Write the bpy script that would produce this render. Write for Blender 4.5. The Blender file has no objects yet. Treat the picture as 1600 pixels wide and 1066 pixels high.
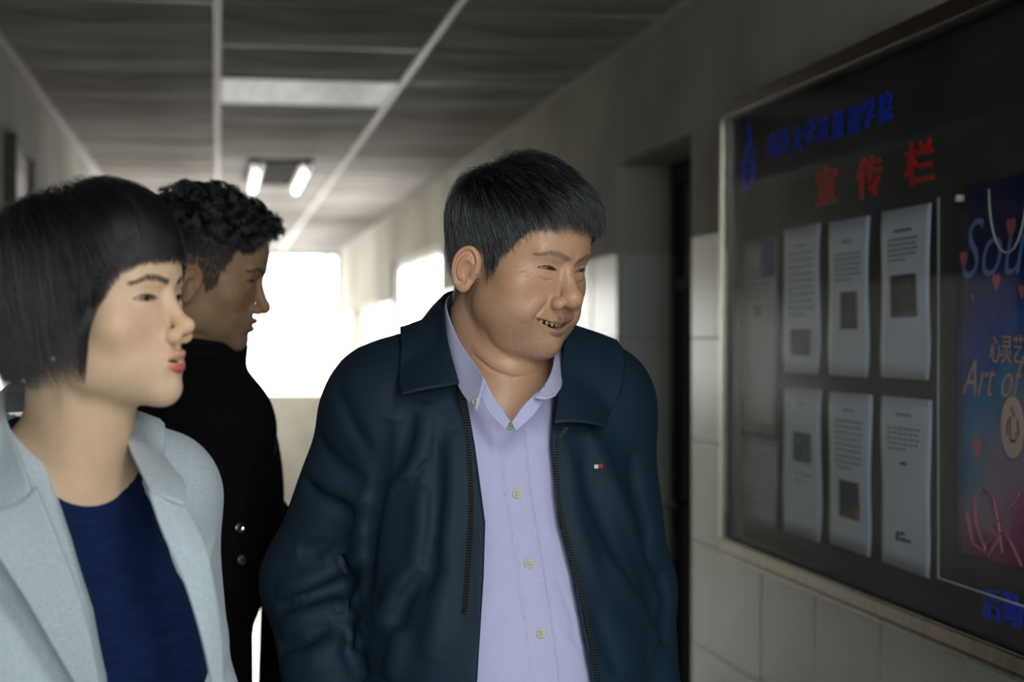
import bpy, bmesh, math, random
import numpy as np
from mathutils import Vector, Matrix
random.seed(7); rng = np.random.default_rng(7)
SC = bpy.context.scene; COL = SC.collection

# ------------------------------------------------------------------ camera, light, exposure
F = 2589.0; YAW = math.atan(460 / F); CA, SA = math.cos(YAW), math.sin(YAW)
CAMZ = 1.5
cam_d = bpy.data.cameras.new('camera'); cam = bpy.data.objects.new('camera', cam_d); COL.objects.link(cam)
cam.location = (0, 0, CAMZ); cam.rotation_euler = (math.pi / 2, 0, -YAW)
cam_d.sensor_width = 36; cam_d.lens = F / 1600 * 36; cam_d.shift_y = -3 / 1600
cam_d.dof.use_dof = True; cam_d.dof.focus_distance = 2.02; cam_d.dof.aperture_fstop = 3.6
cam_d.clip_start = 0.05
SC.camera = cam
SC.view_settings.view_transform = 'Standard'; SC.view_settings.look = 'None'
SC.view_settings.exposure = 0.0; SC.view_settings.gamma = 1.0; SC.view_settings.use_curve_mapping = False
SC.cycles.max_bounces = 8; SC.cycles.diffuse_bounces = 4; SC.cycles.glossy_bounces = 4
SC.cycles.sample_clamp_indirect = 4.0
world = bpy.data.worlds.new('overcast_sky'); SC.world = world; world.use_nodes = True
world.node_tree.nodes['Background'].inputs[0].default_value = (0.93, 0.97, 1.0, 1)
world.node_tree.nodes['Background'].inputs[1].default_value = 1.0


def area(name, loc, aim, sx, sy, power, col):
    l = bpy.data.lights.new(name, 'AREA'); l.shape = 'RECTANGLE'; l.size = sx; l.size_y = sy; l.energy = power; l.color = col
    o = bpy.data.objects.new(name, l); COL.objects.link(o); o.location = loc
    o.rotation_euler = (Vector(aim) - Vector(loc)).to_track_quat('-Z', 'Y').to_euler(); return o


# added unseen area lights: assumed daylight from behind, assumed key light from overhead
area('assumed_daylight_behind', (0.55, -2.0, 1.85), (0.1, 2.2, 1.35), 1.3, 0.9, 36, (0.90, 0.96, 1.0))
area('assumed_key_overhead', (0.42, 0.55, 2.30), (0.22, 1.25, 1.3), 0.30, 1.1, 15, (0.95, 0.98, 1.0))  # added key light from above; no fitting is modelled


# ------------------------------------------------------------------ helpers
def c2w(x, y, z=0.0):
    """camera aligned (right, away, height) -> world"""
    return Vector((x * CA + y * SA, -x * SA + y * CA, z))


def wall_pt(px, py, X):
    D = F * X / CA / (px - 340.0); return (X, (D - X * SA) / CA, CAMZ + (530 - py) * D / F)


def link(name, me, mat=None, parent=None):
    o = bpy.data.objects.new(name, me); COL.objects.link(o)
    if mat: me.materials.append(mat)
    if parent: o.parent = parent
    return o


def tag(o, label=None, cat=None, group=None, kind=None):
    if label: o['label'] = label
    if cat: o['category'] = cat
    if group: o['group'] = group
    if kind: o['kind'] = kind
    return o


def empty(name, loc=(0, 0, 0), rz=0.0):
    o = bpy.data.objects.new(name, None); COL.objects.link(o); o.location = loc; o.rotation_euler = (0, 0, rz)
    o.empty_display_size = 0.1; return o


def npmesh(name, V, Q, mat=None, parent=None, col=None, smooth=True):
    me = bpy.data.meshes.new(name); V = np.asarray(V, np.float32); Q = np.asarray(Q, np.int32)
    k = Q.shape[1]
    me.vertices.add(len(V)); me.vertices.foreach_set('co', V.ravel())
    me.loops.add(Q.size); me.loops.foreach_set('vertex_index', Q.ravel())
    me.polygons.add(len(Q)); me.polygons.foreach_set('loop_start', np.arange(0, Q.size, k, dtype=np.int32))
    me.update(calc_edges=True)
    if smooth: me.polygons.foreach_set('use_smooth', np.ones(len(Q), bool))
    if col is not None:
        a = me.color_attributes.new('Col', 'FLOAT_COLOR', 'POINT')
        c = np.ones((len(V), 4), np.float32); c[:, :3] = col; a.data.foreach_set('color', c.ravel())
    me.validate(); return link(name, me, mat, parent)


class BM:
    def __init__(s): s.V = []; s.Fc = []
    def box(s, a, b, bev=0.0):
        a = [min(p, q) for p, q in zip(a, b)], [max(p, q) for p, q in zip(a, b)]
        (x0, y0, z0), (x1, y1, z1) = a; n = len(s.V)
        s.V += [(x0, y0, z0), (x1, y0, z0), (x1, y1, z0), (x0, y1, z0), (x0, y0, z1), (x1, y0, z1), (x1, y1, z1), (x0, y1, z1)]
        s.Fc += [tuple(n + i for i in f) for f in ((0, 3, 2, 1), (4, 5, 6, 7), (0, 1, 5, 4), (1, 2, 6, 5), (2, 3, 7, 6), (3, 0, 4, 7))]
        return s
    def quad(s, *p):
        n = len(s.V); s.V += [tuple(q) for q in p]; s.Fc.append(tuple(range(n, n + len(p)))); return s
    def tube(s, pts, r, n=8, cap=True):
        pts = [Vector(p) for p in pts]; rr = r if isinstance(r, (list, tuple)) else [r] * len(pts)
        b0 = len(s.V); up = None
        for i, p in enumerate(pts):
            d = (pts[min(i + 1, len(pts) - 1)] - pts[max(i - 1, 0)]).normalized()
            if up is None: up = d.orthogonal().normalized()
            up = (up - d * up.dot(d)).normalized(); w = d.cross(up)
            for k in range(n):
                t = 2 * math.pi * k / n; s.V.append(tuple(p + (up * math.cos(t) + w * math.sin(t)) * rr[i]))
        for i in range(len(pts) - 1):
            for k in range(n):
                a = b0 + i * n + k; c = b0 + i * n + (k + 1) % n; s.Fc.append((a, c, c + n, a + n))
        if cap: s.Fc.append(tuple(b0 + k for k in range(n))[::-1]); s.Fc.append(tuple(b0 + (len(pts) - 1) * n + k for k in range(n)))
        return s
    def prism(s, poly, d, thick):
        """poly: list of 3D points in a plane, extruded by vector d*thick"""
        n = len(s.V); m = len(poly); d = Vector(d) * thick
        s.V += [tuple(p) for p in poly] + [tuple(Vector(p) + d) for p in poly]
        s.Fc.append(tuple(range(n, n + m))[::-1]); s.Fc.append(tuple(range(n + m, n + 2 * m)))
        for i in range(m): j = (i + 1) % m; s.Fc.append((n + i, n + j, n + m + j, n + m + i))
        return s
    def build(s, name, mat=None, parent=None, bevel=0.0, seg=2, smooth=False):
        me = bpy.data.meshes.new(name); me.from_pydata(s.V, [], s.Fc)
        bm = bmesh.new(); bm.from_mesh(me); bmesh.ops.recalc_face_normals(bm, faces=bm.faces)
        if bevel: bmesh.ops.bevel(bm, geom=bm.edges[:], offset=bevel, segments=seg, affect='EDGES', clamp_overlap=True)
        bm.to_mesh(me); bm.free()
        if smooth:
            me.polygons.foreach_set('use_smooth', np.ones(len(me.polygons), bool))
        return link(name, me, mat, parent)


# ------------------------------------------------------------------ materials
def srgb(r, g, b):
    f = lambda c: (c / 255 / 12.92) if c <= 10 else (((c / 255) + 0.055) / 1.055) ** 2.4
    return (f(r), f(g), f(b), 1)


def mat(name, col=(0.5, 0.5, 0.5, 1), rough=0.5, metal=0.0, noise=None, bump=None, spec=None, emit=None, sheen=0.0, sss=0.0, attr=False, coat=0.0):
    """noise=(scale, colour2, lo, hi[, stretch]); bump=(scale, strength, distance[, stretch])"""
    m = bpy.data.materials.new(name); m.use_nodes = True; nt = m.node_tree; N = nt.nodes; L = nt.links; b = N['Principled BSDF']
    b.inputs['Base Color'].default_value = col; b.inputs['Roughness'].default_value = rough; b.inputs['Metallic'].default_value = metal
    if spec is not None: b.inputs['Specular IOR Level'].default_value = spec
    if coat: b.inputs['Coat Weight'].default_value = coat; b.inputs['Coat Roughness'].default_value = 0.1
    if sheen: b.inputs['Sheen Weight'].default_value = sheen
    if sss:
        b.inputs['Subsurface Weight'].default_value = sss; b.inputs['Subsurface Radius'].default_value = (1.0, 0.35, 0.2); b.inputs['Subsurface Scale'].default_value = 0.006
    if emit: b.inputs['Emission Color'].default_value = emit[0]; b.inputs['Emission Strength'].default_value = emit[1]
    tc = N.new('ShaderNodeTexCoord')
    def vec(st):
        if not st: return tc.outputs['Object']
        mp = N.new('ShaderNodeMapping'); mp.inputs['Scale'].default_value = st; L.new(tc.outputs['Object'], mp.inputs[0]); return mp.outputs[0]
    src = None
    if attr:
        a = N.new('ShaderNodeAttribute'); a.attribute_name = 'Col'; src = a.outputs['Color']; L.new(src, b.inputs['Base Color'])
    if noise:
        n = N.new('ShaderNodeTexNoise'); n.inputs['Scale'].default_value = noise[0]; n.inputs['Detail'].default_value = 5
        L.new(vec(noise[4] if len(noise) > 4 else None), n.inputs['Vector'])
        r = N.new('ShaderNodeMapRange'); r.inputs['From Min'].default_value = noise[2]; r.inputs['From Max'].default_value = noise[3]
        L.new(n.outputs['Fac'], r.inputs['Value'])
        x = N.new('ShaderNodeMix'); x.data_type = 'RGBA'; x.inputs[6].default_value = col; x.inputs[7].default_value = noise[1]
        if src:
            x.blend_type = 'MULTIPLY'; L.new(src, x.inputs[6])
        L.new(r.outputs[0], x.inputs[0]); L.new(x.outputs[2], b.inputs['Base Color'])
    if bump:
        n = N.new('ShaderNodeTexNoise'); n.inputs['Scale'].default_value = bump[0]; n.inputs['Detail'].default_value = 6
        L.new(vec(bump[3] if len(bump) > 3 else None), n.inputs['Vector'])
        u = N.new('ShaderNodeBump'); u.inputs['Strength'].default_value = bump[1]; u.inputs['Distance'].default_value = bump[2]
        L.new(n.outputs['Fac'], u.inputs['Height']); L.new(u.outputs[0], b.inputs['Normal'])
    return m


def glass_mat(name, tint=(1, 1, 1, 1), base=0.04, rough=0.02, top=0.9):
    """thin clear sheet: transparent, reflecting more at grazing angles"""
    m = bpy.data.materials.new(name); m.use_nodes = True; nt = m.node_tree; N = nt.nodes; L = nt.links; N.clear()
    o = N.new('ShaderNodeOutputMaterial'); t = N.new('ShaderNodeBsdfTransparent'); g = N.new('ShaderNodeBsdfGlossy'); x = N.new('ShaderNodeMixShader'); f = N.new('ShaderNodeLayerWeight')
    t.inputs[0].default_value = tint; g.inputs['Roughness'].default_value = rough; f.inputs[0].default_value = 0.5
    p = N.new('ShaderNodeMath'); p.operation = 'POWER'; p.inputs[1].default_value = 5; L.new(f.outputs['Facing'], p.inputs[0])
    q = N.new('ShaderNodeMath'); q.operation = 'MULTIPLY_ADD'; q.inputs[1].default_value = top; q.inputs[2].default_value = base; L.new(p.outputs[0], q.inputs[0])
    L.new(q.outputs[0], x.inputs[0]); L.new(t.outputs[0], x.inputs[1]); L.new(g.outputs[0], x.inputs[2]); L.new(x.outputs[0], o.inputs[0]); return m
# ------------------------------------------------------------------ the corridor
XL, XR, ZC, YN, YE = -0.612, 1.172, 2.345, -2.6, 16.0
ZT = CAMZ + 0.2547           # top of the tiled dado
TW, TH = 0.3333, 0.2525
M = {}
M['plaster'] = mat('plaster', srgb(180, 176, 165), 0.85, noise=(1.6, srgb(146, 141, 129), 0.40, 0.72), bump=(30, 0.15, 0.004))
M['jambplaster'] = M['plaster']
M['tile'] = mat('glazed_tile', srgb(184, 189, 180), 0.2, spec=0.35, noise=(1.2, srgb(164, 169, 160), 0.4, 0.7), bump=(5, 0.08, 0.004))
M['grout'] = mat('grout', srgb(232, 232, 226), 0.8)
M['floor'] = mat('terrazzo', srgb(150, 146, 138), 0.12, noise=(60, srgb(105, 100, 95), 0.45, 0.6))
M['panel'] = mat('ceiling_board', srgb(172, 166, 162), 0.85, noise=(2.2, srgb(118, 112, 108), 0.35, 0.68, (0.8, 2.4, 1)), bump=(7, 0.35, 0.015, (0.5, 2, 1)))
M['panel2'] = mat('ceiling_board_stained', srgb(158, 150, 144), 0.85, noise=(3, srgb(108, 100, 94), 0.35, 0.68, (0.8, 2.4, 1)), bump=(7, 0.35, 0.015, (0.5, 2, 1)))
M['tbar'] = mat('white_aluminium', srgb(196, 192, 190), 0.45)
M['darkwood'] = mat('dark_stained_wood', srgb(30, 29, 27), 0.45, noise=(6, srgb(20, 19, 18), 0.4, 0.6, (8, 8, 0.5)))
M['sky_pane'] = mat('bright_window_pane', srgb(235, 240, 235), 0.3, emit=((1.0, 0.985, 0.965, 1), 7.0))
M['steel'] = mat('brushed_bronze_steel', srgb(126, 112, 98), 0.24, metal=1.0, noise=(40, srgb(96, 84, 74), 0.3, 0.7, (1, 1, 0.05)))
M['framepaint'] = mat('grey_window_frame', srgb(175, 172, 160), 0.5)

# walls: painted masonry pieces around the openings; each side one structure with its tiles as parts
RB = 0.030                      # how far the masonry stands behind the plaster face
DOORS = [(4.02, 4.81, 0.0, 2.02), (8.75, 11.25, 0.0, 2.02)]
wr = BM()
def wall_boxes(bm, x0, x1, y0, y1, openings, tile):
    """masonry from floor to ceiling, recessed below the tile top"""
    ys = y0
    for (a, b, z0, z1) in openings + [(y1, y1, 0, 0)]:
        if a > ys:
            bm.box((x0, ys, ZT), (x1, a, ZC + 0.25)); bm.box((x0 + (0.0004 if x0 > 0 else 0), ys, 0), (x1 - (0.0004 if x0 < 0 else 0), a, ZT))
        if b > a:
            bm.box((x0, a, z1), (x1, b, ZC + 0.25))
            if z0 > 0: bm.box((x0, a, 0), (x1, b, z0))
        ys = b
R_OPEN = [(4.02, 4.81, 0.0, 2.02), (8.75, 11.25, 0.0, 2.02), (12.3, 14.9, 0.9, 1.78)]
L_OPEN = [(12.4, 14.7, 0.95, 2.0)]  # assumed opening for the unseen left window
wall_boxes(wr, XR, XR + 0.24, YN, YE, R_OPEN, True)
wall_right = tag(wr.build('wall_right', M['plaster']), kind='structure')
wl = BM(); wall_boxes(wl, XL - 0.24, XL, YN, YE, L_OPEN, True)
wall_left = tag(wl.build('wall_left', M['plaster']), kind='structure')

def tile_mesh(w, h, t=0.008):
    b = BM().box((0, -w / 2, -h / 2), (t, w / 2, h / 2)); o = b.build('tile', M['tile'], bevel=0.0009, seg=1, smooth=False); return o
proto = tile_mesh(TW - 0.006, TH - 0.004)
me_tile = proto.data; bpy.data.objects.remove(proto)
def gap(y, w, opens):
    return any(a - w / 2 + 0.01 < y < b + w / 2 - 0.01 for a, b, z0, z1 in opens if z0 < 1)
def add_tiles(side_obj, X, sgn, opens, ya, yb, y_ref, far):
    rows = 7; grout = BM(); stuff = BM()
    k0 = math.ceil((ya - y_ref) / TW); k1 = math.floor((yb - y_ref) / TW)
    for k in range(k0, k1):
        lo, hi = y_ref + k * TW, y_ref + (k + 1) * TW
        for (a, b, z0, z1) in opens:
            if z0 == 0:
                if lo < a < hi: hi = a
                if lo < b < hi: lo = b
        cut = hi - lo < TW - 1e-6
        if any(a - 1e-6 <= lo and hi <= b + 1e-6 for a, b, z0, z1 in opens if z0 == 0) or hi - lo < 0.02: continue
        for r in range(rows):
            zt = ZT - r * TH; zb = max(zt - TH, 0.0)
            yc, zc = (lo + hi) / 2, (zt + zb) / 2
            if any(z0 > 0 and a < hi and b > lo and z0 < zt and z1 > zb for a, b, z0, z1 in opens): continue
            if far(yc) or cut or zb <= 0:
                bb = grout if False else stuff
                x0 = X; x1 = X - sgn * -0.008 if False else X + sgn * 0.008
                stuff.box((x0, lo + 0.002, zb + 0.002), (x1, hi - 0.002, zt - 0.002))
            else:
                o = bpy.data.objects.new('tile', me_tile); COL.objects.link(o); o.parent = side_obj
                o.location = (X - 0.0015 if sgn > 0 else X - 0.0065, yc, zc)
                o.rotation_euler = (random.uniform(-.001, .001), random.uniform(-.003, .003), random.uniform(-.003, .003))
    s = stuff.build('tile_rows', M['tile'], side_obj, bevel=0.0); s['kind'] = 'stuff'
y_ref = wall_pt(1378, 930, XR)[1]
wall_right.data.materials.append(M['grout'])
add_tiles(wall_right, XR, 1, R_OPEN, -1.0, YE, y_ref, lambda y: y < 1.2 or y > 6.4)
add_tiles(wall_left, XL, -1, L_OPEN, -1.0, YE, y_ref, lambda y: y < 3.5 or y > 6.4)
for wl_ in (wall_right, wall_left):
    if len(wl_.data.materials) < 2: wl_.data.materials.append(M['grout'])
    for p in wl_.data.polygons:
        if p.center.z < ZT and abs(p.normal.x) > 0.5: p.material_index = 1

fl = BM().box((XL - 0.3, YN, -0.12), (XR + 3.4, YE + 0.3, 0)); tag(fl.build('floor', M['floor']), kind='structure')
ce = BM().box((XL - 0.24, YN, ZC + 0.06), (XR + 3.4, YE + 0.24, ZC + 0.2)); ceiling = tag(ce.build('ceiling', M['plaster']), kind='structure')
# suspended ceiling: lay-in boards between white bars
bars = BM()
for X in (-0.597, 0.0, 0.6, XR - 0.012):
    b = BM().box((X - 0.012, YN, ZC - 0.004), (X + 0.010, YE, ZC + 0.012)); o = b.build('ceiling_bar', M['tbar'], ceiling)
y0 = 5.43 - 13 * 0.6
pan_me = {}
def panel_mesh(w, sag, name, m):
    nx, ny = 6, 6; V = []; Fq = []
    for t in (0, 0.014):
        for j in range(ny + 1):
            for i in range(nx + 1):
                u, v = i / nx - .5, j / ny - .5
                V.append((u * w, v * 0.585, t - sag * (1 - 4 * u * u) * (1 - 4 * v * v) if t == 0 else 0.012))
    n = (nx + 1) * (ny + 1)
    for j in range(ny):
        for i in range(nx):
            a = j * (nx + 1) + i; Fq.append((a, a + nx + 1, a + nx + 2, a + 1)); Fq.append((n + a, n + a + 1, n + a + nx + 2, n + a + nx + 1))
    o = npmesh(name, V, Fq, m); me = o.data; bpy.data.objects.remove(o); return me
cols = [(-0.597, 0.0), (0.0, 0.6), (0.6, XR - 0.012)]
for ci, (a, b) in enumerate(cols):
    for s in range(4): pan_me[ci, s] = panel_mesh(b - a - 0.004, (0.004, 0.012, 0.018, 0.008)[s], 'ceiling_panel', M['panel2'] if s in (2,) else M['panel'])
k = 0
while y0 + k * 0.6 < YE:
    ya = y0 + k * 0.6
    if ya > YN:
        for ci, (a, b) in enumerate(cols):
            c = BM().box((a, ya - 0.009, ZC - 0.0015), (b, ya + 0.009, ZC + 0.01)).build('cross_bar', M['tbar'] if (k * 3 + ci) % 4 == 1 else M['panel'], ceiling)
            if ci == 1 and abs(ya - 5.43) < .01: continue
            if ci == 1 and 7.8 < ya < 8.9: continue
            o = bpy.data.objects.new('ceiling_panel', pan_me[ci, random.randrange(4)]); COL.objects.link(o); o.parent = ceiling
            o.location = ((a + b) / 2, ya + 0.3, ZC + 0.002); o.rotation_euler = (random.uniform(-.012, .012), random.uniform(-.006, .006), 0)
    k += 1
# unlit diffuser in the ceiling grid
df = empty('ceiling_diffuser', (0.3, 5.73, ZC)); tag(df, 'pale translucent ribbed diffuser panel set in the middle row of ceiling boards', 'ceiling light')
b = BM().box((-0.288, -0.29, 0.0), (0.288, 0.29, 0.004)); b.build('diffuser_sheet', mat('acrylic_diffuser', srgb(238, 238, 245), 0.35, noise=(5, srgb(215, 215, 225), .4, .6, (4, .4, 1))), df)
b = BM()
for i in range(24): x = -0.28 + i * 0.0243; b.box((x - 0.002, -0.29, -0.003), (x + 0.002, 0.29, 0.0))
b.build('diffuser_ribs', bpy.data.materials['acrylic_diffuser'], df)['kind'] = 'stuff'
# twin tube fitting
lt = empty('tube_light', (0.3, 8.43, ZC)); tag(lt, 'twin tube ceiling light with a dark louvre between two bright white tubes', 'ceiling light')
BM().box((-0.145, -0.595, -0.016), (0.145, 0.595, -0.002)).build('housing', mat('dark_reflector', srgb(38, 36, 34), 0.9, spec=.1), lt)
BM().box((-0.29, -0.6, 0.002), (-0.15, 0.6, 0.012)).box((0.15, -0.6, 0.002), (0.29, 0.6, 0.012)).build('ceiling_panel', M['panel'], ceiling).location = (0.3, 8.43, ZC)
for sx in (-1, 1):
    BM().box((sx * 0.115 - 0.03, -0.595, -0.03), (sx * 0.115 + 0.03, 0.595, -0.004)).build('tube_channel', M['tbar'], lt, bevel=0.006)
    BM().tube([(sx * 0.115, -0.58, -0.045), (sx * 0.115, 0.58, -0.045)], 0.016, 12).build('tube', mat('lit_tube', srgb(240, 240, 235), 0.3, emit=((1, 0.99, 0.96, 1), 4.0)), lt, smooth=True)
    for sy in (-1, 1): BM().box((sx * 0.115 - 0.012, sy * 0.585 - 0.012, -0.06), (sx * 0.115 + 0.012, sy * 0.585 + 0.012, -0.03)).build('tube_holder', M['tbar'], lt)

# trims where ceiling meets walls
BM().box((XL, YN, ZC - 0.03), (XL + 0.016, YE, ZC)).build('trim_1', M['tbar'])['kind'] = 'structure'
BM().box((XR - 0.008, YN, ZC - 0.02), (XR, YE, ZC)).build('trim_2', M['plaster'])['kind'] = 'structure'

# near doorway recess in right wall
rc = BM()
tag(BM().box((XR + 0.20, 4.0, 0), (XR + 0.24, 4.83, 2.04)).build('wall_recess', M['plaster']), kind='structure')
jt = empty('wall_jamb', (0, 0, 0)); jt['kind'] = 'structure'
for r in range(7):
    zt = ZT - r * TH; zb = max(0, zt - TH)
    BM().box((XR + 0.008, 4.81 - 0.008, zb + .0015), (XR + 0.165, 4.81, zt - .0015)).build('tile', M['tile'], jt, bevel=0.0015)
    BM().box((XR + 0.008, 4.02, zb + .0015), (XR + 0.165, 4.028, zt - .0015)).build('tile', M['tile'], jt, bevel=0.0015)
d1 = empty('door_1', (XR + 0.165, 4.415, 0)); d1['kind'] = 'structure'
BM().box((0, -0.395, 0), (0.04, -0.335, 2.02)).box((0, 0.335, 0), (0.04, 0.395, 2.02)).box((0, -0.335, 1.96), (0.04, 0.335, 2.02)).box((0, -0.335, 1.64), (0.03, 0.335, 1.68)).build('door_frame', M['darkwood'], d1, bevel=0.003)
BM().box((0.01, -0.333, 0.005), (0.035, 0.333, 1.638)).build('door_leaf', M['darkwood'], d1, bevel=0.002)
BM().box((0.016, -0.333, 1.682), (0.020, 0.333, 1.958)).build('transom_pane', mat('dark_transom_glass', srgb(62, 66, 62), 0.1, spec=0.6), d1)
BM().tube([(-0.04, 0.27, 1.02), (-0.04, 0.17, 1.02)], 0.008).tube([(-0.04, 0.27, 1.02), (0.01, 0.27, 1.02)], 0.008).build('door_handle', M['steel'], d1, smooth=True)

# far doorway into a bright stair hall on the right
def window(name, org, ax, w, h, us, nz, fr=0.05, paint='framepaint', bar=.02):
    """framed window with bright panes; ax: 'x' = the window lies along X, 'y' = along Y; us = mullion places"""
    e = empty(name, org); e['kind'] = 'structure'
    def bx(u0, u1, z0, z1, d0, d1):
        return ((u0, d0, z0), (u1, d1, z1)) if ax == 'x' else ((d0, u0, z0), (d1, u1, z1))
    f = BM()
    for u0, u1, z0, z1 in ((0, fr, 0, h), (w - fr, w, 0, h), (fr, w - fr, 0, fr), (fr, w - fr, h - fr, h)): f.box(*bx(u0, u1, z0, z1, -.03, .03))
    f.build('window_frame', M[paint], e, bevel=0.003)
    for u in us: BM().box(*bx(u - bar, u + bar, fr, h - fr, -.02, .02)).build('mullion', M[paint], e)
    ed = [fr] + list(us) + [w - fr]
    for i in range(len(ed) - 1):
        for j in range(nz):
            BM().box(*bx(ed[i] + .02, ed[i + 1] - .02, fr + (h - 2 * fr) * j / nz + .01, fr + (h - 2 * fr) * (j + 1) / nz - .01, -.003, .003)).build('pane', M['sky_pane'], e)
    for j in range(1, nz):
        zz = fr + (h - 2 * fr) * j / nz; BM().box(*bx(fr, w - fr, zz - .012, zz + .012, -.018, .018)).build('transom_bar', M[paint], e)
    return e
window('window_2', (XR + 0.05, 8.75, 0.0), 'y', 2.46, 2.02, (.85, 1.65), 3)
window('window_3', (XR + 0.12, 12.3, 0.9), 'y', 2.6, 0.88, (.87, 1.73), 1)
window('window_4_assumed', (XL - 0.12, 12.4, 0.95), 'y', 2.3, 1.05, (1.15,), 2)  # assumed, unseen window; added for its bright reflection in the right wall tiles
d2 = empty('door_2', (XR, 11.25, 0)); d2['kind'] = 'structure'
BM().box((0.0, -0.04, 0), (0.09, -0.0, 2.02)).build('door_frame', M['darkwood'], d2, bevel=.003)
BM().box((0.0, -2.5, 0), (0.09, -2.46, 2.02)).build('door_post', M['darkwood'], d2, bevel=.003)
# end of the corridor
we = BM().box((XL - .24, YE, 0), (-.3, YE + .24, ZC + .2)).box((-.3, YE, 0), (XR + .24, YE + .24, 0.94)).box((-.3, YE, 2.33), (XR + .24, YE + .24, ZC + .2))
tag(we.build('wall_far', M['plaster']), kind='structure')
window('window_1', (-.3, YE + 0.06, 0.94), 'x', 1.47, 1.39, (.25, .70, 1.335), 1, 0.03)
# framed notice on the left wall
fn = empty('framed_notice', (XL, 5.32, 1.78)); tag(fn, 'dark framed pale notice hung high on the left wall under the ceiling', 'notice')
p = [(-.27, -.33), (.27, -.33), (.27, .33), (-.27, .33)]
fb = BM().box((0, -.27, -.33), (.03, -.235, .33)).box((0, .235, -.33), (.03, .27, .33)).box((0, -.235, .295), (.03, .235, .33)).box((0, -.235, -.33), (.03, .235, -.295))
fb.build('frame', M['darkwood'], fn, bevel=.002); BM().box((0.004, -.235, -.295), (.014, .235, .295)).build('sheet', mat('glossy_pale_sheet', srgb(196, 194, 188), .15), fn)
# ------------------------------------------------------------------ glazed notice board on the right wall
XB = XR - 0.006              # backing face
XP = XR - 0.012              # papers
M['steel2'] = mat('painted_glare_steel', srgb(205, 200, 188), 0.22, metal=1.0)  # paler steel for the far stile; its reflected brightness is put into the colour
M['felt'] = mat('charcoal_board', srgb(56, 60, 59), 0.9, spec=.1, noise=(2.5, srgb(44, 48, 47), .4, .6))
M['paper'] = mat('printed_paper', srgb(200, 211, 228), 0.5, noise=(3, srgb(188, 199, 217), .4, .65))
M['paper2'] = mat('lilac_paper', srgb(140, 136, 150), 0.5, noise=(3, srgb(118, 116, 132), .4, .65))
M['ink'] = mat('grey_ink', srgb(70, 78, 96), 0.7)
M['blue'] = mat('blue_letters', srgb(18, 60, 205), 0.8, spec=.1)
M['navyblue'] = mat('dark_blue_letters', srgb(22, 46, 128), 0.5)
M['red'] = mat('red_letters', srgb(196, 26, 20), 0.8, spec=.1)
M['sleeve'] = glass_mat('clear_sleeve', (0.96, 0.97, 0.98, 1), 0.004, 0.1, 0.07)
M['glass'] = glass_mat('case_glass', (0.97, 0.98, 0.98, 1), 0.012, 0.02, 0.32)
ya = wall_pt(1127, 500, XR - .05)[1]; YBF = ya            # far edge of the case
YBN = 1.72; ZB0, ZB1 = 1.012, 2.028
nb = empty('notice_board', (XR, (YBF + YBN) / 2, ZB0)); yc = (YBF + YBN) / 2; hw = (YBF - YBN) / 2; hb = ZB1 - ZB0
tag(nb, 'long glazed charcoal notice board in a bronze metal frame with red and blue lettering', 'notice board')
BM().box((-0.006, -hw, 0), (-0.001, hw, hb)).build('backing', M['felt'], nb)
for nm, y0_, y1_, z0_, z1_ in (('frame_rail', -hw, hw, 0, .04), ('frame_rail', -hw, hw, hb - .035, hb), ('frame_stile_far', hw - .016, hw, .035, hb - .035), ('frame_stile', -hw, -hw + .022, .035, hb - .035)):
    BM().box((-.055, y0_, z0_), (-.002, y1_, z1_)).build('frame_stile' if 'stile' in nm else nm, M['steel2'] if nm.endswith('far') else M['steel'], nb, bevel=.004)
BM().box((-.041, hw - .0175, .04), (-.002, hw - .0158, hb - .035)).box((-.041, -hw + .022, .036), (-.002, hw - .018, .0405)).build('inner_lining', M['felt'], nb)
BM().box((-.060, -hw, .004), (-.054, hw, .012)).build('frame_bead', M['steel'], nb, bevel=.002)
g = BM().quad((-.040, -hw + .02, .04), (-.040, hw - .02, .04), (-.040, hw - .02, hb - .03), (-.040, -hw + .02, hb - .03)).build('glass_pane', M['glass'], nb)


def text(body, name, px, py, size, X, m, parent, sx=1.0, ext=0.003, align='CENTER', italic=0.0, bold=0.0):
    """raised or printed lettering on the right wall reading away from its far end"""
    c = bpy.data.curves.new(name, 'FONT'); c.body = body; c.size = size; c.extrude = ext; c.align_x = align; c.align_y = 'CENTER'; c.shear = italic; c.offset = bold; c.resolution_u = 3
    t = bpy.data.objects.new('tmp', c); COL.objects.link(t)
    dg = bpy.context.evaluated_depsgraph_get(); me = bpy.data.meshes.new_from_object(t.evaluated_get(dg)); bpy.data.objects.remove(t)
    me.name = name; me.materials.clear()
    w = wall_pt(px, py, X); o = link(name, me, m)
    o.matrix_world = Matrix.Translation(w) @ Matrix(((0, 0, -1, 0), (-1, 0, 0, 0), (0, 1, 0, 0), (0, 0, 0, 1))) @ Matrix.Diagonal((sx, 1, 1, 1))
    if parent:
        o.parent = parent; o.matrix_parent_inverse = Matrix.Translation(parent.location).inverted()
    return o


for ch, px, py in zip('南昌大学资源建学院', (1208, 1226, 1247, 1265, 1286, 1309, 1335, 1357, 1384), (231, 224, 221, 212, 205, 199, 191, 181, 172)):
    text(ch, 'blue_character', px, py, .057, XB, M['blue'], nb, bold=0.0006, sx=1.08)
for ch, px, py in zip('宣传栏', (1292, 1359, 1438), (296, 282, 260)):
    text(ch, 'red_character', px, py, .080, XB, M['red'], nb, bold=0.001, sx=1.5)
for ch, px, py in zip('后勤', (1551, 1583), (949, 957)):
    text(ch, 'blue_character', px, py, .052, XB, M['blue'], nb, bold=0.0006, sx=1.2)
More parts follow.
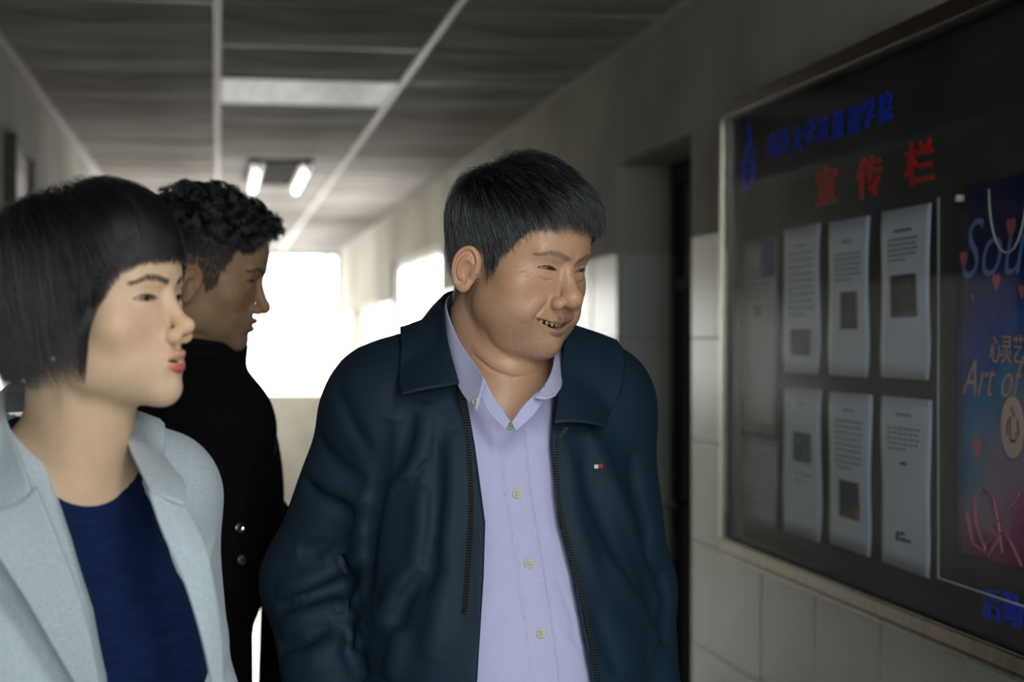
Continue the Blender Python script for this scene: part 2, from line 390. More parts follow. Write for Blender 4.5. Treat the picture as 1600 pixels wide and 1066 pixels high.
# round flame-like emblem
w = wall_pt(1168, 250, XB); em = []
b = BM()
def wp(u, v, t=0.0): return (w[0] - XR - t, w[1] - yc - u, w[2] - ZB0 + v)
for a0, a1, r0, r1 in ((-210, 30, .048, .030),):
    for i in range(14):
        t0, t1 = math.radians(a0 + (a1 - a0) * i / 14), math.radians(a0 + (a1 - a0) * (i + 1) / 14)
        b.prism([wp(r0 * math.cos(t0), r0 * math.sin(t0) - .02), wp(r0 * math.cos(t1), r0 * math.sin(t1) - .02), wp(r1 * math.cos(t1), r1 * math.sin(t1) - .02), wp(r1 * math.cos(t0), r1 * math.sin(t0) - .02)], (-1, 0, 0), .004)
b.prism([wp(-.035, .0), wp(.0, .03), wp(.018, .085), wp(.022, .03), wp(.0, -.01)], (-1, 0, 0), .004)
b.prism([wp(-.02, -.03), wp(.03, -.005), wp(.06, .02), wp(.03, -.035)], (-1, 0, 0), .004)
b.build('emblem', M['blue'], nb)


def rect(bm, pxa, pya0, pya1, pxb, pyb0, pyb1, X, org):
    """sheet between a far edge (pxa) and a near edge (pxb) on the plane X, in coordinates about org"""
    q = []
    for px, py in ((pxa, pya0), (pxb, pyb0), (pxb, pyb1), (pxa, pya1)):
        p_ = wall_pt(px, py, X); q.append((p_[0] - org[0], p_[1] - org[1], p_[2] - org[2]))
    return q


def sheet(label, xa, ta, ba, xb, tb, bb, pic=None, lines=(), title=None, m='paper', sleeve=True, group=None, cap=None, curl=0.004, piccol=None):
    Pa, Pb = wall_pt(xa, ta, XP), wall_pt(xb, tb, XP); Ba, Bb = wall_pt(xa, ba, XP), wall_pt(xb, bb, XP)
    ztop, zbot = (Pa[2] + Pb[2]) / 2, (Ba[2] + Bb[2]) / 2; yf, yn = Pa[1], Pb[1]; W, H = yf - yn, ztop - zbot
    e = empty('notice_sheet', (XP, (yf + yn) / 2, zbot)); tag(e, label, 'notice', group)
    n = 10; V = []; Q = []
    cv = lambda u, v: -curl * (math.sin(v * 5 + u * 3 + xa) * .5 + .5) * (1 - abs(2 * v - 1) ** 4) - curl * 1.2 * max(0, 1 - v * 6) * u
    for j in range(n + 1):
        for i in range(n + 1): u, v = i / n, j / n; V.append((cv(u, v), (0.5 - u) * W, v * H))
    for j in range(n):
        for i in range(n): a = j * (n + 1) + i; Q.append((a, a + 1, a + n + 2, a + n + 1))
    o = npmesh('sheet', V, Q, M[m], e); md = o.modifiers.new('s', 'SOLIDIFY'); md.thickness = .0004
    if sleeve:
        V2 = [(v[0] - .0035, v[1] * 1.03, v[2] * 1.0 + (.012 if v[2] > H * .98 else 0)) for v in V]
        npmesh('sleeve', V2, Q, M['sleeve'], e)
    def at(u, v, t=.0009): return (cv(u, v) - t, (0.5 - u) * W, v * H)
    b = BM()
    for (v, u0, u1) in lines:
        k = 6
        for i in range(k):
            a, c = u0 + (u1 - u0) * i / k, u0 + (u1 - u0) * (i + .82) / k
            b.quad(at(a, v - .006), at(c, v - .006), at(c, v + .004), at(a, v + .004))
    if lines: b.build('print_lines', M['ink'], e)['kind'] = 'stuff'
    if title:
        v, u0, u1, ht = title; b = BM(); k = 8
        for i in range(k):
            a, c = u0 + (u1 - u0) * i / k, u0 + (u1 - u0) * (i + .75) / k; b.quad(at(a, v - ht), at(c, v - ht), at(c, v + ht), at(a, v + ht))
        b.build('title_print', mat('dark_ink', srgb(58, 66, 82), .7), e)['kind'] = 'stuff'
    if pic:
        for (u0, u1, v0, v1, colr) in pic:
            b = BM(); b.quad(at(u0, v0, .0012), at(u1, v0, .0012), at(u1, v1, .0012), at(u0, v1, .0012)); b.build('printed_photo', mat('photo_print', srgb(*colr), .85, spec=.08, noise=(30, srgb(*[min(255, int(c * 1.7)) for c in colr]), .55, .75)), e)
    return e


L = lambda v0, v1, n, u0=.14, u1=.86: [(v0 + (v1 - v0) * i / (n - 1), u0, u1 - (.25 if i == n - 1 else 0.03 * (i % 2))) for i in range(n)]
sheet('printed notice with a small blue patch in its dark photo, middle of upper row', 1296, 349, 588, 1359, 336, 589, pic=[(.30, .72, .30, .54, (52, 50, 48)), (.30, .50, .38, .47, (28, 70, 130))], lines=L(.78, .62, 6), title=(.86, .36, .6, .008))
sheet('faded printed notice with small dark photo low down, farthest of the upper row', 1226, 358, 582, 1282, 350, 584, pic=[(.22, .75, .12, .30, (62, 66, 66))], lines=L(.82, .40, 10), title=(.87, .3, .7, .006))
sheet('printed notice with a large dark interior photo under five lines, nearest of the upper row', 1378, 331, 590, 1455, 318, 594, pic=[(.20, .75, .36, .61, (46, 44, 40)), (.50, .62, .42, .52, (92, 88, 76)), (.20, .75, .36, .40, (70, 66, 60))], lines=L(.82, .70, 5, .16, .8), title=(.87, .28, .66, .008))
sheet('printed notice with a small greenish photo in its middle, farthest of the lower row', 1226, 606, 834, 1284, 608, 843, pic=[(.25, .75, .50, .70, (84, 92, 88)), (.5, .75, .52, .60, (110, 118, 70))], lines=L(.42, .38, 2, .3, .75), title=(.90, .35, .6, .006))
sheet('printed notice with a dark photo above an orange floor, middle of the lower row', 1297, 612, 852, 1363, 617, 868, pic=[(.24, .74, .20, .44, (40, 44, 52)), (.24, .74, .20, .29, (128, 74, 44))], lines=L(.82, .52, 9, .16, .84), title=(.89, .35, .6, .006))
sheet('printed notice with a small caption and blank lower half, nearest of the lower row', 1379, 620, 882, 1456, 624, 900, lines=L(.82, .70, 5, .14, .82), title=(.90, .32, .62, .009), pic=[(.30, .36, .155, .21, (60, 62, 70)), (.38, .48, .195, .215, (70, 72, 80)), (.38, .62, .16, .18, (90, 96, 108)), (.42, .56, .61, .625, (80, 78, 60))])
sheet('tall lilac sheet with a purple corner at the far end of the board', 1161, 377, 672, 1214, 371, 682, m='paper2', sleeve=False, pic=[(.55, .98, .80, .99, (86, 84, 130)), (.36, .58, .60, .66, (96, 92, 100))], lines=L(.84, .70, 5, .2, .8))
sheet('grey text sheet under the tall lilac sheet at the far end of the board', 1161, 682, 812, 1215, 690, 826, m='paper2', sleeve=False, lines=L(.85, .25, 8, .12, .9), title=(.95, .1, .9, .012))

# big poster in a clear pocket
pa, pb = wall_pt(1497, 292, XP), wall_pt(1497, 862, XP); py0, pz1, pz0 = pa[1], pa[2], pb[2]; PW = .50
po = empty('poster', (XP, py0 - PW / 2, pz0)); tag(po, 'blue and magenta event poster with script lettering in a clear pocket at the near end', 'poster')
pm = bpy.data.materials.new('poster_print'); pm.use_nodes = True; nt = pm.node_tree; N = nt.nodes; Lk = nt.links; bs = N['Principled BSDF']; bs.inputs['Roughness'].default_value = .75; bs.inputs['Specular IOR Level'].default_value = .15
tc = N.new('ShaderNodeTexCoord'); sep = N.new('ShaderNodeSeparateXYZ'); Lk.new(tc.outputs['Object'], sep.inputs[0])
nz = N.new('ShaderNodeTexNoise'); nz.inputs['Scale'].default_value = 7; nz.inputs['Detail'].default_value = 5; Lk.new(tc.outputs['Object'], nz.inputs['Vector'])
ad = N.new('ShaderNodeMath'); ad.operation = 'MULTIPLY_ADD'; Lk.new(nz.outputs['Fac'], ad.inputs[0]); ad.inputs[1].default_value = .32; Lk.new(sep.outputs['Z'], ad.inputs[2])
ad2 = N.new('ShaderNodeMath'); ad2.operation = 'MULTIPLY_ADD'; Lk.new(sep.outputs['Y'], ad2.inputs[0]); ad2.inputs[1].default_value = .35; Lk.new(ad.outputs[0], ad2.inputs[2])
mr = N.new('ShaderNodeMapRange'); mr.inputs['From Min'].default_value = .16; mr.inputs['From Max'].default_value = .16 + pz1 - pz0; Lk.new(ad2.outputs[0], mr.inputs[0])
cr = N.new('ShaderNodeValToRGB'); Lk.new(mr.outputs[0], cr.inputs[0]); el = cr.color_ramp.elements
el[0].position = 0.0; el[0].color = srgb(140, 36, 92); el[1].position = 1.0; el[1].color = srgb(20, 26, 74)
for ps, cc in ((.13, (150, 62, 112)), (.24, (150, 122, 140)), (.36, (128, 130, 160)), (.46, (30, 128, 176)), (.58, (16, 88, 172)), (.70, (14, 48, 140)), (.86, (22, 28, 92))):
    e_ = el.new(ps); e_.color = srgb(*cc)
Lk.new(cr.outputs[0], bs.inputs['Base Color'])
n = 12; V = []; Q = []
for j in range(n + 1):
    for i in range(n + 1): V.append((-.003 * math.sin(i * .6 + j * .3), (0.5 - i / n) * PW, j / n * (pz1 - pz0)))
for j in range(n):
    for i in range(n): a = j * (n + 1) + i; Q.append((a, a + 1, a + n + 2, a + n + 1))
o = npmesh('sheet', V, Q, pm, po); o.modifiers.new('s', 'SOLIDIFY').thickness = .0005
XT = XP - .004
M['gold'] = mat('gold_print', srgb(190, 140, 110), .5); M['ltblue'] = mat('light_blue_print', srgb(46, 100, 178), .5); M['heart'] = mat('heart_red', srgb(160, 44, 62), .5); M['dot'] = mat('pale_disc', srgb(214, 176, 160), .5); M['pink'] = mat('pink_print', srgb(176, 84, 120), .5)
def onp(o):
    o.parent = po; o.matrix_parent_inverse = Matrix.Translation(po.location).inverted(); return o
onp(text('Soul', 'lettering', 1500, 396, .135, XT, M['ltblue'], None, italic=.35, ext=.0003, align='LEFT', sx=1.0, bold=-.0012)); onp(text('心灵艺术', 'lettering', 1546, 549, .046, XT, M['gold'], None, ext=.0003, align='LEFT', sx=.8))
onp(text('Art of', 'lettering', 1503, 592, .082, XT, M['gold'], None, italic=.45, ext=.0003, align='LEFT', sx=.9, bold=-.001))
d_ = wall_pt(1582, 668, XT); b = BM(); b.prism([(XT, d_[1] + .036 * math.cos(t / 24 * 2 * math.pi), d_[2] + .046 * math.sin(t / 24 * 2 * math.pi)) for t in range(24)], (-1, 0, 0), .0005); onp(b.build('badge', M['dot']))
onp(text('心', 'lettering', 1582, 668, .062, XT - .001, mat('dark_print', srgb(60, 48, 70), .5), None, ext=.0003, sx=.75))
for px, py, s_ in ((1527, 699, .016), (1557, 440, .013), (1506, 405, .013), (1580, 355, .015), (1597, 455, .010), (1520, 465, .005)):
    c_ = wall_pt(px, py, XT); pts = []
    for t in range(24):
        a = t / 24 * 2 * math.pi; pts.append((XT, c_[1] - s_ * (16 * math.sin(a) ** 3) / 16, c_[2] + s_ * 1.25 * (13 * math.cos(a) - 5 * math.cos(2 * a) - 2 * math.cos(3 * a) - math.cos(4 * a)) / 16))
    onp(BM().prism(pts, (-1, 0, 0), .0005).build('heart', M['heart']))
for pl in (((1540, 860), (1525, 820), (1522, 780), (1535, 762), (1552, 775), (1560, 820), (1568, 880)), ((1555, 820), (1575, 800), (1600, 760)), ((1538, 850), (1570, 830), (1590, 870), (1598, 890)), ((1510, 800), (1520, 850), (1545, 868), (1560, 845), (1545, 815))):
    P_ = [wall_pt(x, y, XT) for x, y in pl]; Pd = []
    for i in range(len(P_) - 1):
        for k in range(4): f = k / 4; Pd.append([P_[i][c] * (1 - f) + P_[i + 1][c] * f for c in range(3)])
    onp(BM().tube(Pd, .0022, 6).build('swirl', M['pink'], smooth=True))
# clear pocket with a rounded thumb notch and glossy edges
q = [(-.008, PW / 2 + .055, -.05), (-.008, -PW / 2, -.05), (-.008, -PW / 2, pz1 - pz0 - .012), (-.008, PW / 2 + .055, pz1 - pz0 - .012)]
BM().quad(*q).build('pocket', M['sleeve'], po)
M['edge'] = mat('clear_edge', srgb(150, 155, 155), .15, spec=.7)
BM().tube([q[3], q[0], q[1]], .0022, 6).build('pocket_edge', M['edge'], po, smooth=True)
nc = wall_pt(1578, 290, XT)
BM().tube([(XT - po.location.x - .004, nc[1] - po.location.y + .06 * math.cos(t), nc[2] - pz0 - .10 * math.sin(t)) for t in np.linspace(.0, math.pi, 14)], .002, 6).build('thumb_notch', M['edge'], po, smooth=True)
BM().tube([(-.001, PW / 2 - .02, pz1 - pz0 - .02), (-.012, PW / 2 - .02, pz1 - pz0 - .02)], .006, 10).build('pin', M['tbar'], po, smooth=True)
# ------------------------------------------------------------------ implicit surfaces -> meshes (for the people)
A3 = lambda *v: np.array(v, np.float32)
def ln(v): return np.sqrt((v * v).sum(-1))
def sph(p, c, r): return ln(p - A3(*c)) - r
def ell(p, c, r, R=None):
    q = p - A3(*c)
    if R is not None: q = q @ R
    r = A3(*r); a = ln(q / r); b = ln(q / (r * r)) + 1e-9
    return a * (a - 1) / b
def cap(p, a, b, ra, rb):
    a = A3(*a); b = A3(*b); d = b - a; q = p - a; h = np.clip((q @ d) / float(d @ d), 0, 1)
    return ln(q - h[..., None] * d) - (ra + (rb - ra) * h)
def seg(p, a, b):
    a = A3(*a); b = A3(*b); d = b - a; q = p - a; h = np.clip((q @ d) / (float(d @ d) + 1e-12), 0, 1); return ln(q - h[..., None] * d), h
def smin(a, b, k): h = np.clip(.5 + .5 * (b - a) / k, 0, 1); return b + (a - b) * h - k * h * (1 - h)
def smax(a, b, k): return -smin(-a, -b, k)
def sstep(x, a, b): t = np.clip((x - a) / (b - a), 0, 1); return t * t * (3 - 2 * t)
def rot(yaw=0, pitch=0, roll=0):
    """degrees; yaw turns the face (-Y) towards +X, pitch lowers the face, roll tips the crown towards +X"""
    y, p, r = map(math.radians, (yaw, pitch, roll))
    Rz = np.array([[math.cos(y), -math.sin(y), 0], [math.sin(y), math.cos(y), 0], [0, 0, 1]])
    Rx = np.array([[1, 0, 0], [0, math.cos(p), -math.sin(p)], [0, math.sin(p), math.cos(p)]])
    Ry = np.array([[math.cos(r), 0, math.sin(r)], [0, 1, 0], [-math.sin(r), 0, math.cos(r)]])
    return (Rz @ Rx @ Ry).astype(np.float32)
def poly(p, pts):
    """distance to a 3D polyline and the parameter along it"""
    best = None
    n = len(pts) - 1
    for i in range(n):
        d, h = seg(p, pts[i], pts[i + 1]); t = (i + h) / n
        if best is None: best, bt = d, t
        else: m = d < best; best = np.where(m, d, best); bt = np.where(m, t, bt)
    return best, bt
def fold(p, pts, w, amp, taper=True):
    """soft ridge (amp>0) or crease (amp<0) along a polyline; returns a displacement"""
    lo = np.min(np.array(pts), 0) - 3 * w; hi = np.max(np.array(pts), 0) + 3 * w
    m = ((p > lo) & (p < hi)).all(-1); out = np.zeros(len(p), np.float32)
    if m.any():
        d, t = poly(p[m], pts); e = (.6 * np.exp(-(d / w) ** 2) + .4 * np.exp(-(d / w) * 1.6)) * amp
        if taper: e = e * np.clip(np.minimum(t, 1 - t) * 4, 0, 1) ** .7
        out[m] = e
    return out
def wav(p, f, seed=0, st=(1, 1, 1)):
    """cheap smooth pseudo noise"""
    r = np.random.default_rng(seed); o = 0
    for i in range(6):
        d = r.normal(size=3); d = d / np.linalg.norm(d) * A3(*st) * f * (0.6 + 0.9 * r.random()); o = o + np.sin(p @ d.astype(np.float32) + r.random() * 6.28)
    return o / 6
def ev(f, P, chunk=400000):
    if len(P) <= chunk: return f(P).astype(np.float32)
    return np.concatenate([f(P[i:i + chunk]).astype(np.float32) for i in range(0, len(P), chunk)])
def surface(f, lo, hi, h, fine=None, sub=0, it=3):
    """naive surface nets of f=0 in a box at step h, then optional subdivision, every vertex pulled onto fine (or f)"""
    lo = np.array(lo, float); n = np.ceil((np.array(hi) - lo) / h).astype(int) + 1
    n = ((n + 3) // 4) * 4 + 1; c = n // 4 + 1
    G = np.stack(np.meshgrid(*[np.arange(k) * 4 * h + lo[i] for i, k in enumerate(c)], indexing='ij'), -1).reshape(-1, 3).astype(np.float32)
    Dc = ev(f, G).reshape(c)
    near = np.abs(Dc) < 4 * h * 1.9; act = np.zeros(n, bool); D = np.zeros(n, np.float32)
    I = np.minimum((np.arange(n[0]) + 2) // 4, c[0] - 1), np.minimum((np.arange(n[1]) + 2) // 4, c[1] - 1), np.minimum((np.arange(n[2]) + 2) // 4, c[2] - 1)
    act = near[np.ix_(*I)]; D = Dc[np.ix_(*I)].copy()
    ix = np.argwhere(act); D[act] = ev(f, (ix * h + lo).astype(np.float32))
    s = D < 0; ncell = n - 1
    acc = np.zeros(tuple(ncell) + (3,), np.float32); cnt = np.zeros(tuple(ncell), np.float32)
    offs = [(0, 0, 0), (1, 0, 0), (0, 1, 0), (1, 1, 0), (0, 0, 1), (1, 0, 1), (0, 1, 1), (1, 1, 1)]
    cr = [s[o[0]:o[0] + ncell[0], o[1]:o[1] + ncell[1], o[2]:o[2] + ncell[2]] for o in offs]
    allin = np.logical_and.reduce(cr); anyin = np.logical_or.reduce(cr); cells = anyin & ~allin
    ci = np.argwhere(cells); vid = -np.ones(tuple(ncell), np.int64); vid[cells] = np.arange(len(ci))
    V = np.zeros((len(ci), 3)); W = np.zeros(len(ci))
    for a in range(8):
        for b in range(a + 1, 8):
            oa, ob = np.array(offs[a]), np.array(offs[b])
            if np.abs(oa - ob).sum() != 1: continue
            da = D[tuple((ci + oa).T)]; db = D[tuple((ci + ob).T)]; m = (da < 0) != (db < 0)
            t = np.where(m, da / np.where(m, da - db, 1), 0); V += np.where(m[:, None], oa + t[:, None] * (ob - oa), 0); W += m
    V = (ci + V / W[:, None]) * h + lo
    Q = []
    for ax in range(3):
        e = [0, 0, 0]; e[ax] = 1; a = s[:-1 if ax == 0 else None, :-1 if ax == 1 else None, :-1 if ax == 2 else None]; b = s[e[0]:, e[1]:, e[2]:]
        ed = np.argwhere(a != b); u, v = (ax + 1) % 3, (ax + 2) % 3
        ok = (ed[:, u] > 0) & (ed[:, v] > 0) & (ed[:, u] < ncell[u]) & (ed[:, v] < ncell[v]); ed = ed[ok]
        U = np.zeros(3, int); U[u] = 1; Vv = np.zeros(3, int); Vv[v] = 1
        q = np.stack([vid[tuple((ed - U - Vv).T)], vid[tuple((ed - Vv).T)], vid[tuple(ed.T)], vid[tuple((ed - U).T)]], 1)
        fl = ~a[tuple(ed.T)]; q[fl] = q[fl][:, ::-1]; Q.append(q)
    Q = np.concatenate(Q)
    Q = Q[(Q >= 0).all(1)]
    g = fine or f
    V = pull(g, V, 2, h)
    for k in range(sub): V, Q = subdiv(V, Q); V = pull(g, V, it if k == sub - 1 else 1, h / 2 ** (k + 1))
    return V, Q
def grad(f, V, e=0.0006):
    k = A3(1, -1, -1), A3(-1, -1, 1), A3(-1, 1, -1), A3(1, 1, 1); g = 0
    for d in k: g = g + d * ev(f, V + d * e)[:, None]
    return g / (4 * e)
def pull(f, V, it, lim):
    V = V.astype(np.float32)
    for _ in range(it):
        d = ev(f, V); g = grad(f, V); s = d / np.maximum((g * g).sum(-1), 0.15)
        V = V - np.clip(s, -lim, lim)[:, None] * g
    return V
def subdiv(V, Q):
    E = np.concatenate([Q[:, [i, (i + 1) % 4]] for i in range(4)]); E.sort(1)
    key = E[:, 0].astype(np.int64) * len(V) + E[:, 1]; uq, inv = np.unique(key, return_inverse=True)
    mid = (V[uq // len(V)] + V[uq % len(V)]) / 2; fc = V[Q].mean(1); n = len(Q)
    em = (inv + len(V)).reshape(4, n); fi = np.arange(n) + len(V) + len(mid)
    Qn = [np.stack([Q[:, i], em[i], fi, em[(i + 3) % 4]], 1) for i in range(4)]
    return np.concatenate([V, mid, fc]), np.concatenate(Qn)
def crop(V, Q, keep):
    """keep faces whose vertices all satisfy keep (bool per vertex)"""
    Q = Q[keep[Q].all(1)]; u = np.unique(Q); m = -np.ones(len(V), int); m[u] = np.arange(len(u)); return V[u], m[Q]
def loft(rows, nu, nv, f=None, off=0.0, push=False):
    """smooth sheet through rows of 3D points (all rows the same length); optionally kept off the solid f"""
    R = np.array(rows, float)
    def cr(P, n):
        P = np.asarray(P); m = len(P) - 1; o = []
        for t in np.linspace(0, m, n):
            i = min(int(t), m - 1); u = t - i; p0 = P[max(i - 1, 0)]; p1 = P[i]; p2 = P[i + 1]; p3 = P[min(i + 2, m)]
            o.append(.5 * ((2 * p1) + (-p0 + p2) * u + (2 * p0 - 5 * p1 + 4 * p2 - p3) * u * u + (-p0 + 3 * p1 - 3 * p2 + p3) * u ** 3))
        return np.array(o)
    A = np.stack([cr(r, nu) for r in R]); B = cr(A.reshape(len(R), -1), nv).reshape(nv, nu, 3).astype(np.float32)
    V = B.reshape(-1, 3)
    if f is not None:
        for _ in range(4):
            d = ev(f, V) - off; g = grad(f, V); g = g / np.maximum(ln(g)[:, None], 1e-3)
            s = d if push else np.minimum(d, 0); V = V - np.clip(s, -.02, .02)[:, None] * g
    Q = [(j * nu + i, j * nu + i + 1, (j + 1) * nu + i + 1, (j + 1) * nu + i) for j in range(nv - 1) for i in range(nu - 1)]
    return V, np.array(Q)
def solid(o, t, off=1.0, bev=False):
    m = o.modifiers.new('thickness', 'SOLIDIFY'); m.thickness = t; m.offset = off; return o


# ------------------------------------------------------------------ the head, face towards -Y, eyes at z=0, metres
def _bend(p, y): return p
def ear_sdf(p, cx=.073, cy=.008, cz=-.020, s=.93, flare=24):
    """both ears (p given with |x|)"""
    R = rot(0, 0, 0); a = math.radians(flare)
    # ear plane: u = backwards, v = up, w = outwards
    q = (p - A3(cx, cy, cz)) / s
    w = q[:, 0] * math.cos(a) - q[:, 1] * math.sin(a); u = q[:, 0] * math.sin(a) + q[:, 1] * math.cos(a); v = q[:, 2] - .12 * u
    v0 = v; u = u + .10 * v          # leans back towards the top
    wid = .0165 + .0035 * sstep(v, -.03, .02)
    el_ = np.sqrt((u / wid) ** 2 + (v / .031) ** 2) + 1e-6; d2 = (el_ - 1) * wid * .9
    wc = w - .010 - .18 * u + 2.5 * u * u * 0
    plate = smax(d2, np.abs(wc) - .0032, .003)
    helix = np.sqrt((d2 + .0032) ** 2 + (wc - .0025) ** 2) - np.where(v < -.016, .0026, .0034)
    # no helix at the front lower edge
    helix = np.where((u < -.004) & (v < -.004), 1.0, helix) + .0 * v
    lobe = ell(np.stack([u, v, wc], 1), (-.003, -.024, .0005), (.0085, .0095, .0042))
    e = smin(smin(plate, np.minimum(helix, .05), .003), lobe, .004)
    anti = np.sqrt((np.sqrt(((u - .001) / .0095) ** 2 + ((v + .002) / .0175) ** 2) * .0115 - .0105) ** 2 + (wc - .002) ** 2) - .0028
    anti = np.where(u < -.004, 1.0, anti); e = smin(e, anti, .003)
    conch = ell(np.stack([u, v, wc], 1), (-.002, -.003, .004), (.0075, .0125, .0065)); e = smax(e, -conch, .0025)
    scaph = np.sqrt((np.sqrt(((u - .001) / .0125) ** 2 + ((v - .001) / .023) ** 2) * .0135 - .0130) ** 2 + (wc - .004) ** 2) - .0022
    e = smax(e, -np.where((u < -.006) & (v < .01), 1.0, scaph), .002)
    trag = ell(np.stack([u, v, wc], 1), (-.0125, -.005, .001), (.004, .006, .0045)); e = smin(e, trag, .003)
    root = ell(np.stack([u, v, wc], 1), (-.006, -.002, -.008), (.010, .022, .008)); e = smin(e, root, .006)
    return e * s
FACE = dict(jaw=1.0, fat=0.0, cheek=1.0, smile=0.0, open=0.0, nosez=0.0, mo=(0.0, 0.0), uplip=1.0, eary=0.0, nostril=1, earx=0.0, browd=.8, nose=1.0, nosew=1.0, brow=1.0, chin=0.0, eyeopen=1.0, lip=1.0, flare=24, ears=True, nosetip=0.0, lidfat=0.0, creases=0.0)
def lips(P):
    my, mz = P['mo']
    sm = P['smile']; up = []; lo = []
    cx = (.0235 + .007 * sm) * P.get('mouthw', 1.0); cz = -.0655 + .0055 * sm; cy = -.0815 + .003 * sm
    up = [(cx, cy, cz), (.014, -.0925, -.0625 + .0015 * sm), (.0055, -.0985, -.0595 + .0005 * sm), (0, -.0985, -.0610)]
    lo_ = [(cx, cy, cz), (.015, -.0905, -.0705 - .0035 * P['open'] + .001 * sm), (.006, -.0955, -.0735 - .005 * P['open']), (0, -.0962, -.0738 - .005 * P['open'])]
    return [(a, b + my, c + mz) for a, b, c in up], [(a, b + my, c + mz) for a, b, c in lo_]
def head_sdf(p, P, full=True):
    x = np.abs(p[:, 0]); q = np.stack([x, p[:, 1], p[:, 2]], 1); z = p[:, 2]
    d = ell(q, (0, .008, .040), (.0755, .098, .084))
    d = smin(d, ell(q, (0, -.034, .030), (.062, .058, .062)), .02)
    d = smin(d, ell(q, (0, -.026, -.028), (.066 * (0.5 + .5 * P['jaw']), .060, .070)), .025)
    d = smin(d, ell(q, (0, -.036, -.070), (.050 * P['jaw'], .050, .040)), .022)
    d = smin(d, ell(q, (.046 * P['jaw'], -.008, -.062), (.018, .026, .026)), .022)
    d = smin(d, sph(q, (.0, -.072, -.096 - P['chin']), .0175), .022)
    d = smin(d, ell(q, (.044, -.050, -.026), (.024 * P['cheek'], .024, .022)), .018)
    if P['fat']:
        d = smin(d, ell(q, (.040, -.040, -.060), (.028, .034, .034)), .02)
        d = smin(d, ell(q, (0, -.030, -.103), (.045, .040, .022)), .03)
    if not full: return d
    # eye region
    d = smin(d, cap(q, (.010, -.0835, .018), (.040, -.074, .021), .0065 * P['brow'], .0055 * P['brow']), .012)
    d = smax(d, -ell(q, (.031, -.100, .002), (.0185, .0145, .0105)), .012)
    d = smax(d, -ell(q, (.012, -.098, .001), (.006, .010, .009)), .010)
    # nose
    nt = P['nosetip']; nw = P['nosew']
    nose = cap(q, (0, -.0825, .008), (0, -.1005 * (1), -.030), .0065, .0088 * nw)
    nose = smin(nose, sph(q, (0, -.1045 - nt, -.0365 + P['nosez']), .0102 * nw), .008)
    nose = smin(nose, ell(q, (.0128 * nw, -.0945, -.0415), (.0072, .0100, .0080)), .006)
    d = smin(d, nose, .008)
    if P['nostril']: d = smax(d, -ell(q, (.0062 * nw, -.1015, -.0505 + .5 * P['nosez']), (.0032, .0055, .0042)), .0025)
    d = smax(d, -fold(q, [(.019 * nw, -.083, -.034), (.0205 * nw, -.086, -.043), (.014, -.09, -.049)], .0024, .0) - 1, .001) if False else d
    d = d + fold(q, [(.0185 * nw, -.088, -.034), (.0205 * nw, -.089, -.042), (.0165 * nw, -.090, -.049)], .0034, .0009, False)
    # philtrum area and lips
    d = smin(d, ell(q, (0, -.0745 + P['mo'][0], -.066 + P['mo'][1]), (.027, .0205, .020)), .010)
    up, lo_ = lips(P); L_ = P['lip']
    dd, t = poly(q, up); d = smin(d, dd - (.0018 + .0026 * L_ * np.sqrt(np.clip(t, 0, 1))), .0035)
    dd, t = poly(q, lo_); d = smin(d, dd - (.0018 + .0038 * L_ * np.sqrt(np.clip(t, 0, 1))), .0035)
    op = P['open']; mc = [(up[0][0] + .001, up[0][1] - .002, up[0][2]), (.014, -.097 + P['mo'][0], -.0665 - .001 * op + .001 * P['smile'] + P['mo'][1]), (0, -.103 + P['mo'][0], -.0675 - .002 * op + P['mo'][1])]
    dd, t = poly(q, mc)
    if op > 0:
        hh = .0006 + .0036 * op * np.sqrt(np.clip(t, 0, 1)); zz = q[:, 2] - np.interp(x, [0, .014, up[0][0]], [mc[2][2], mc[1][2], mc[0][2]])
        slot = np.maximum(np.maximum(np.abs(zz) - .0004 - .0038 * op * np.sqrt(np.clip(1 - (x / up[0][0]) ** 2, 0, 1)), x - up[0][0]), np.maximum(q[:, 1] + .074, -.12 - q[:, 1]))
        d = smax(d, -slot, .0016)
    else: d = d + .0026 * np.exp(-(dd / .0016) ** 2) * (q[:, 1] < -.06)
    d = d + fold(q, [(0, -.090, -.0845), (.012, -.088, -.084)], .007, .0016, False)
    # eyelids
    for s_ in (1,):
        lid = sph(q, (.0315, -.0675, .0), .0142 + P['lidfat']); d = smin(d, lid, .005)
        eo = P['eyeopen']; zz = q[:, 2] - (-.001 + .0012 * np.cos((x - .0315) / .015 * 1.57) * 1.0 + .06 * (x - .0315)) + (.0020 * P['smile'] * 0)
        u = np.clip(np.abs(x - .0315) / .0135, 0, 1); half = .0042 * eo * np.sqrt(1 - u * u)
        arch = .0016 * (1 - u * u) * P['smile']
        slit = np.maximum(np.maximum(np.abs(zz - arch) - half, np.abs(x - .0315) - .0135), q[:, 1] + .066)
        d = smax(d, -slit, .0012)
        d = d + fold(q, [(.019, -.083, .0045), (.027, -.085, .0082), (.036, -.084, .0082), (.046, -.077, .003)], .0012, .0009)
        d = d - fold(q, [(.020, -.082, -.0085), (.031, -.083, -.0105), (.043, -.077, -.0075)], .0032, .0010 * (1 + P['smile']))
    sm = P['smile'] + P['creases']
    if sm > 0:
        nl = [(.0205, -.088, -.038), (.030, -.084, -.050), (.0375, -.077, -.064), (.0395, -.072, -.076)]
        d = d + fold(q, nl, .0030, .0024 * sm) - fold(q, [(a + .0075, b + .004, c + .005) for a, b, c in nl], .009, .0030 * sm)
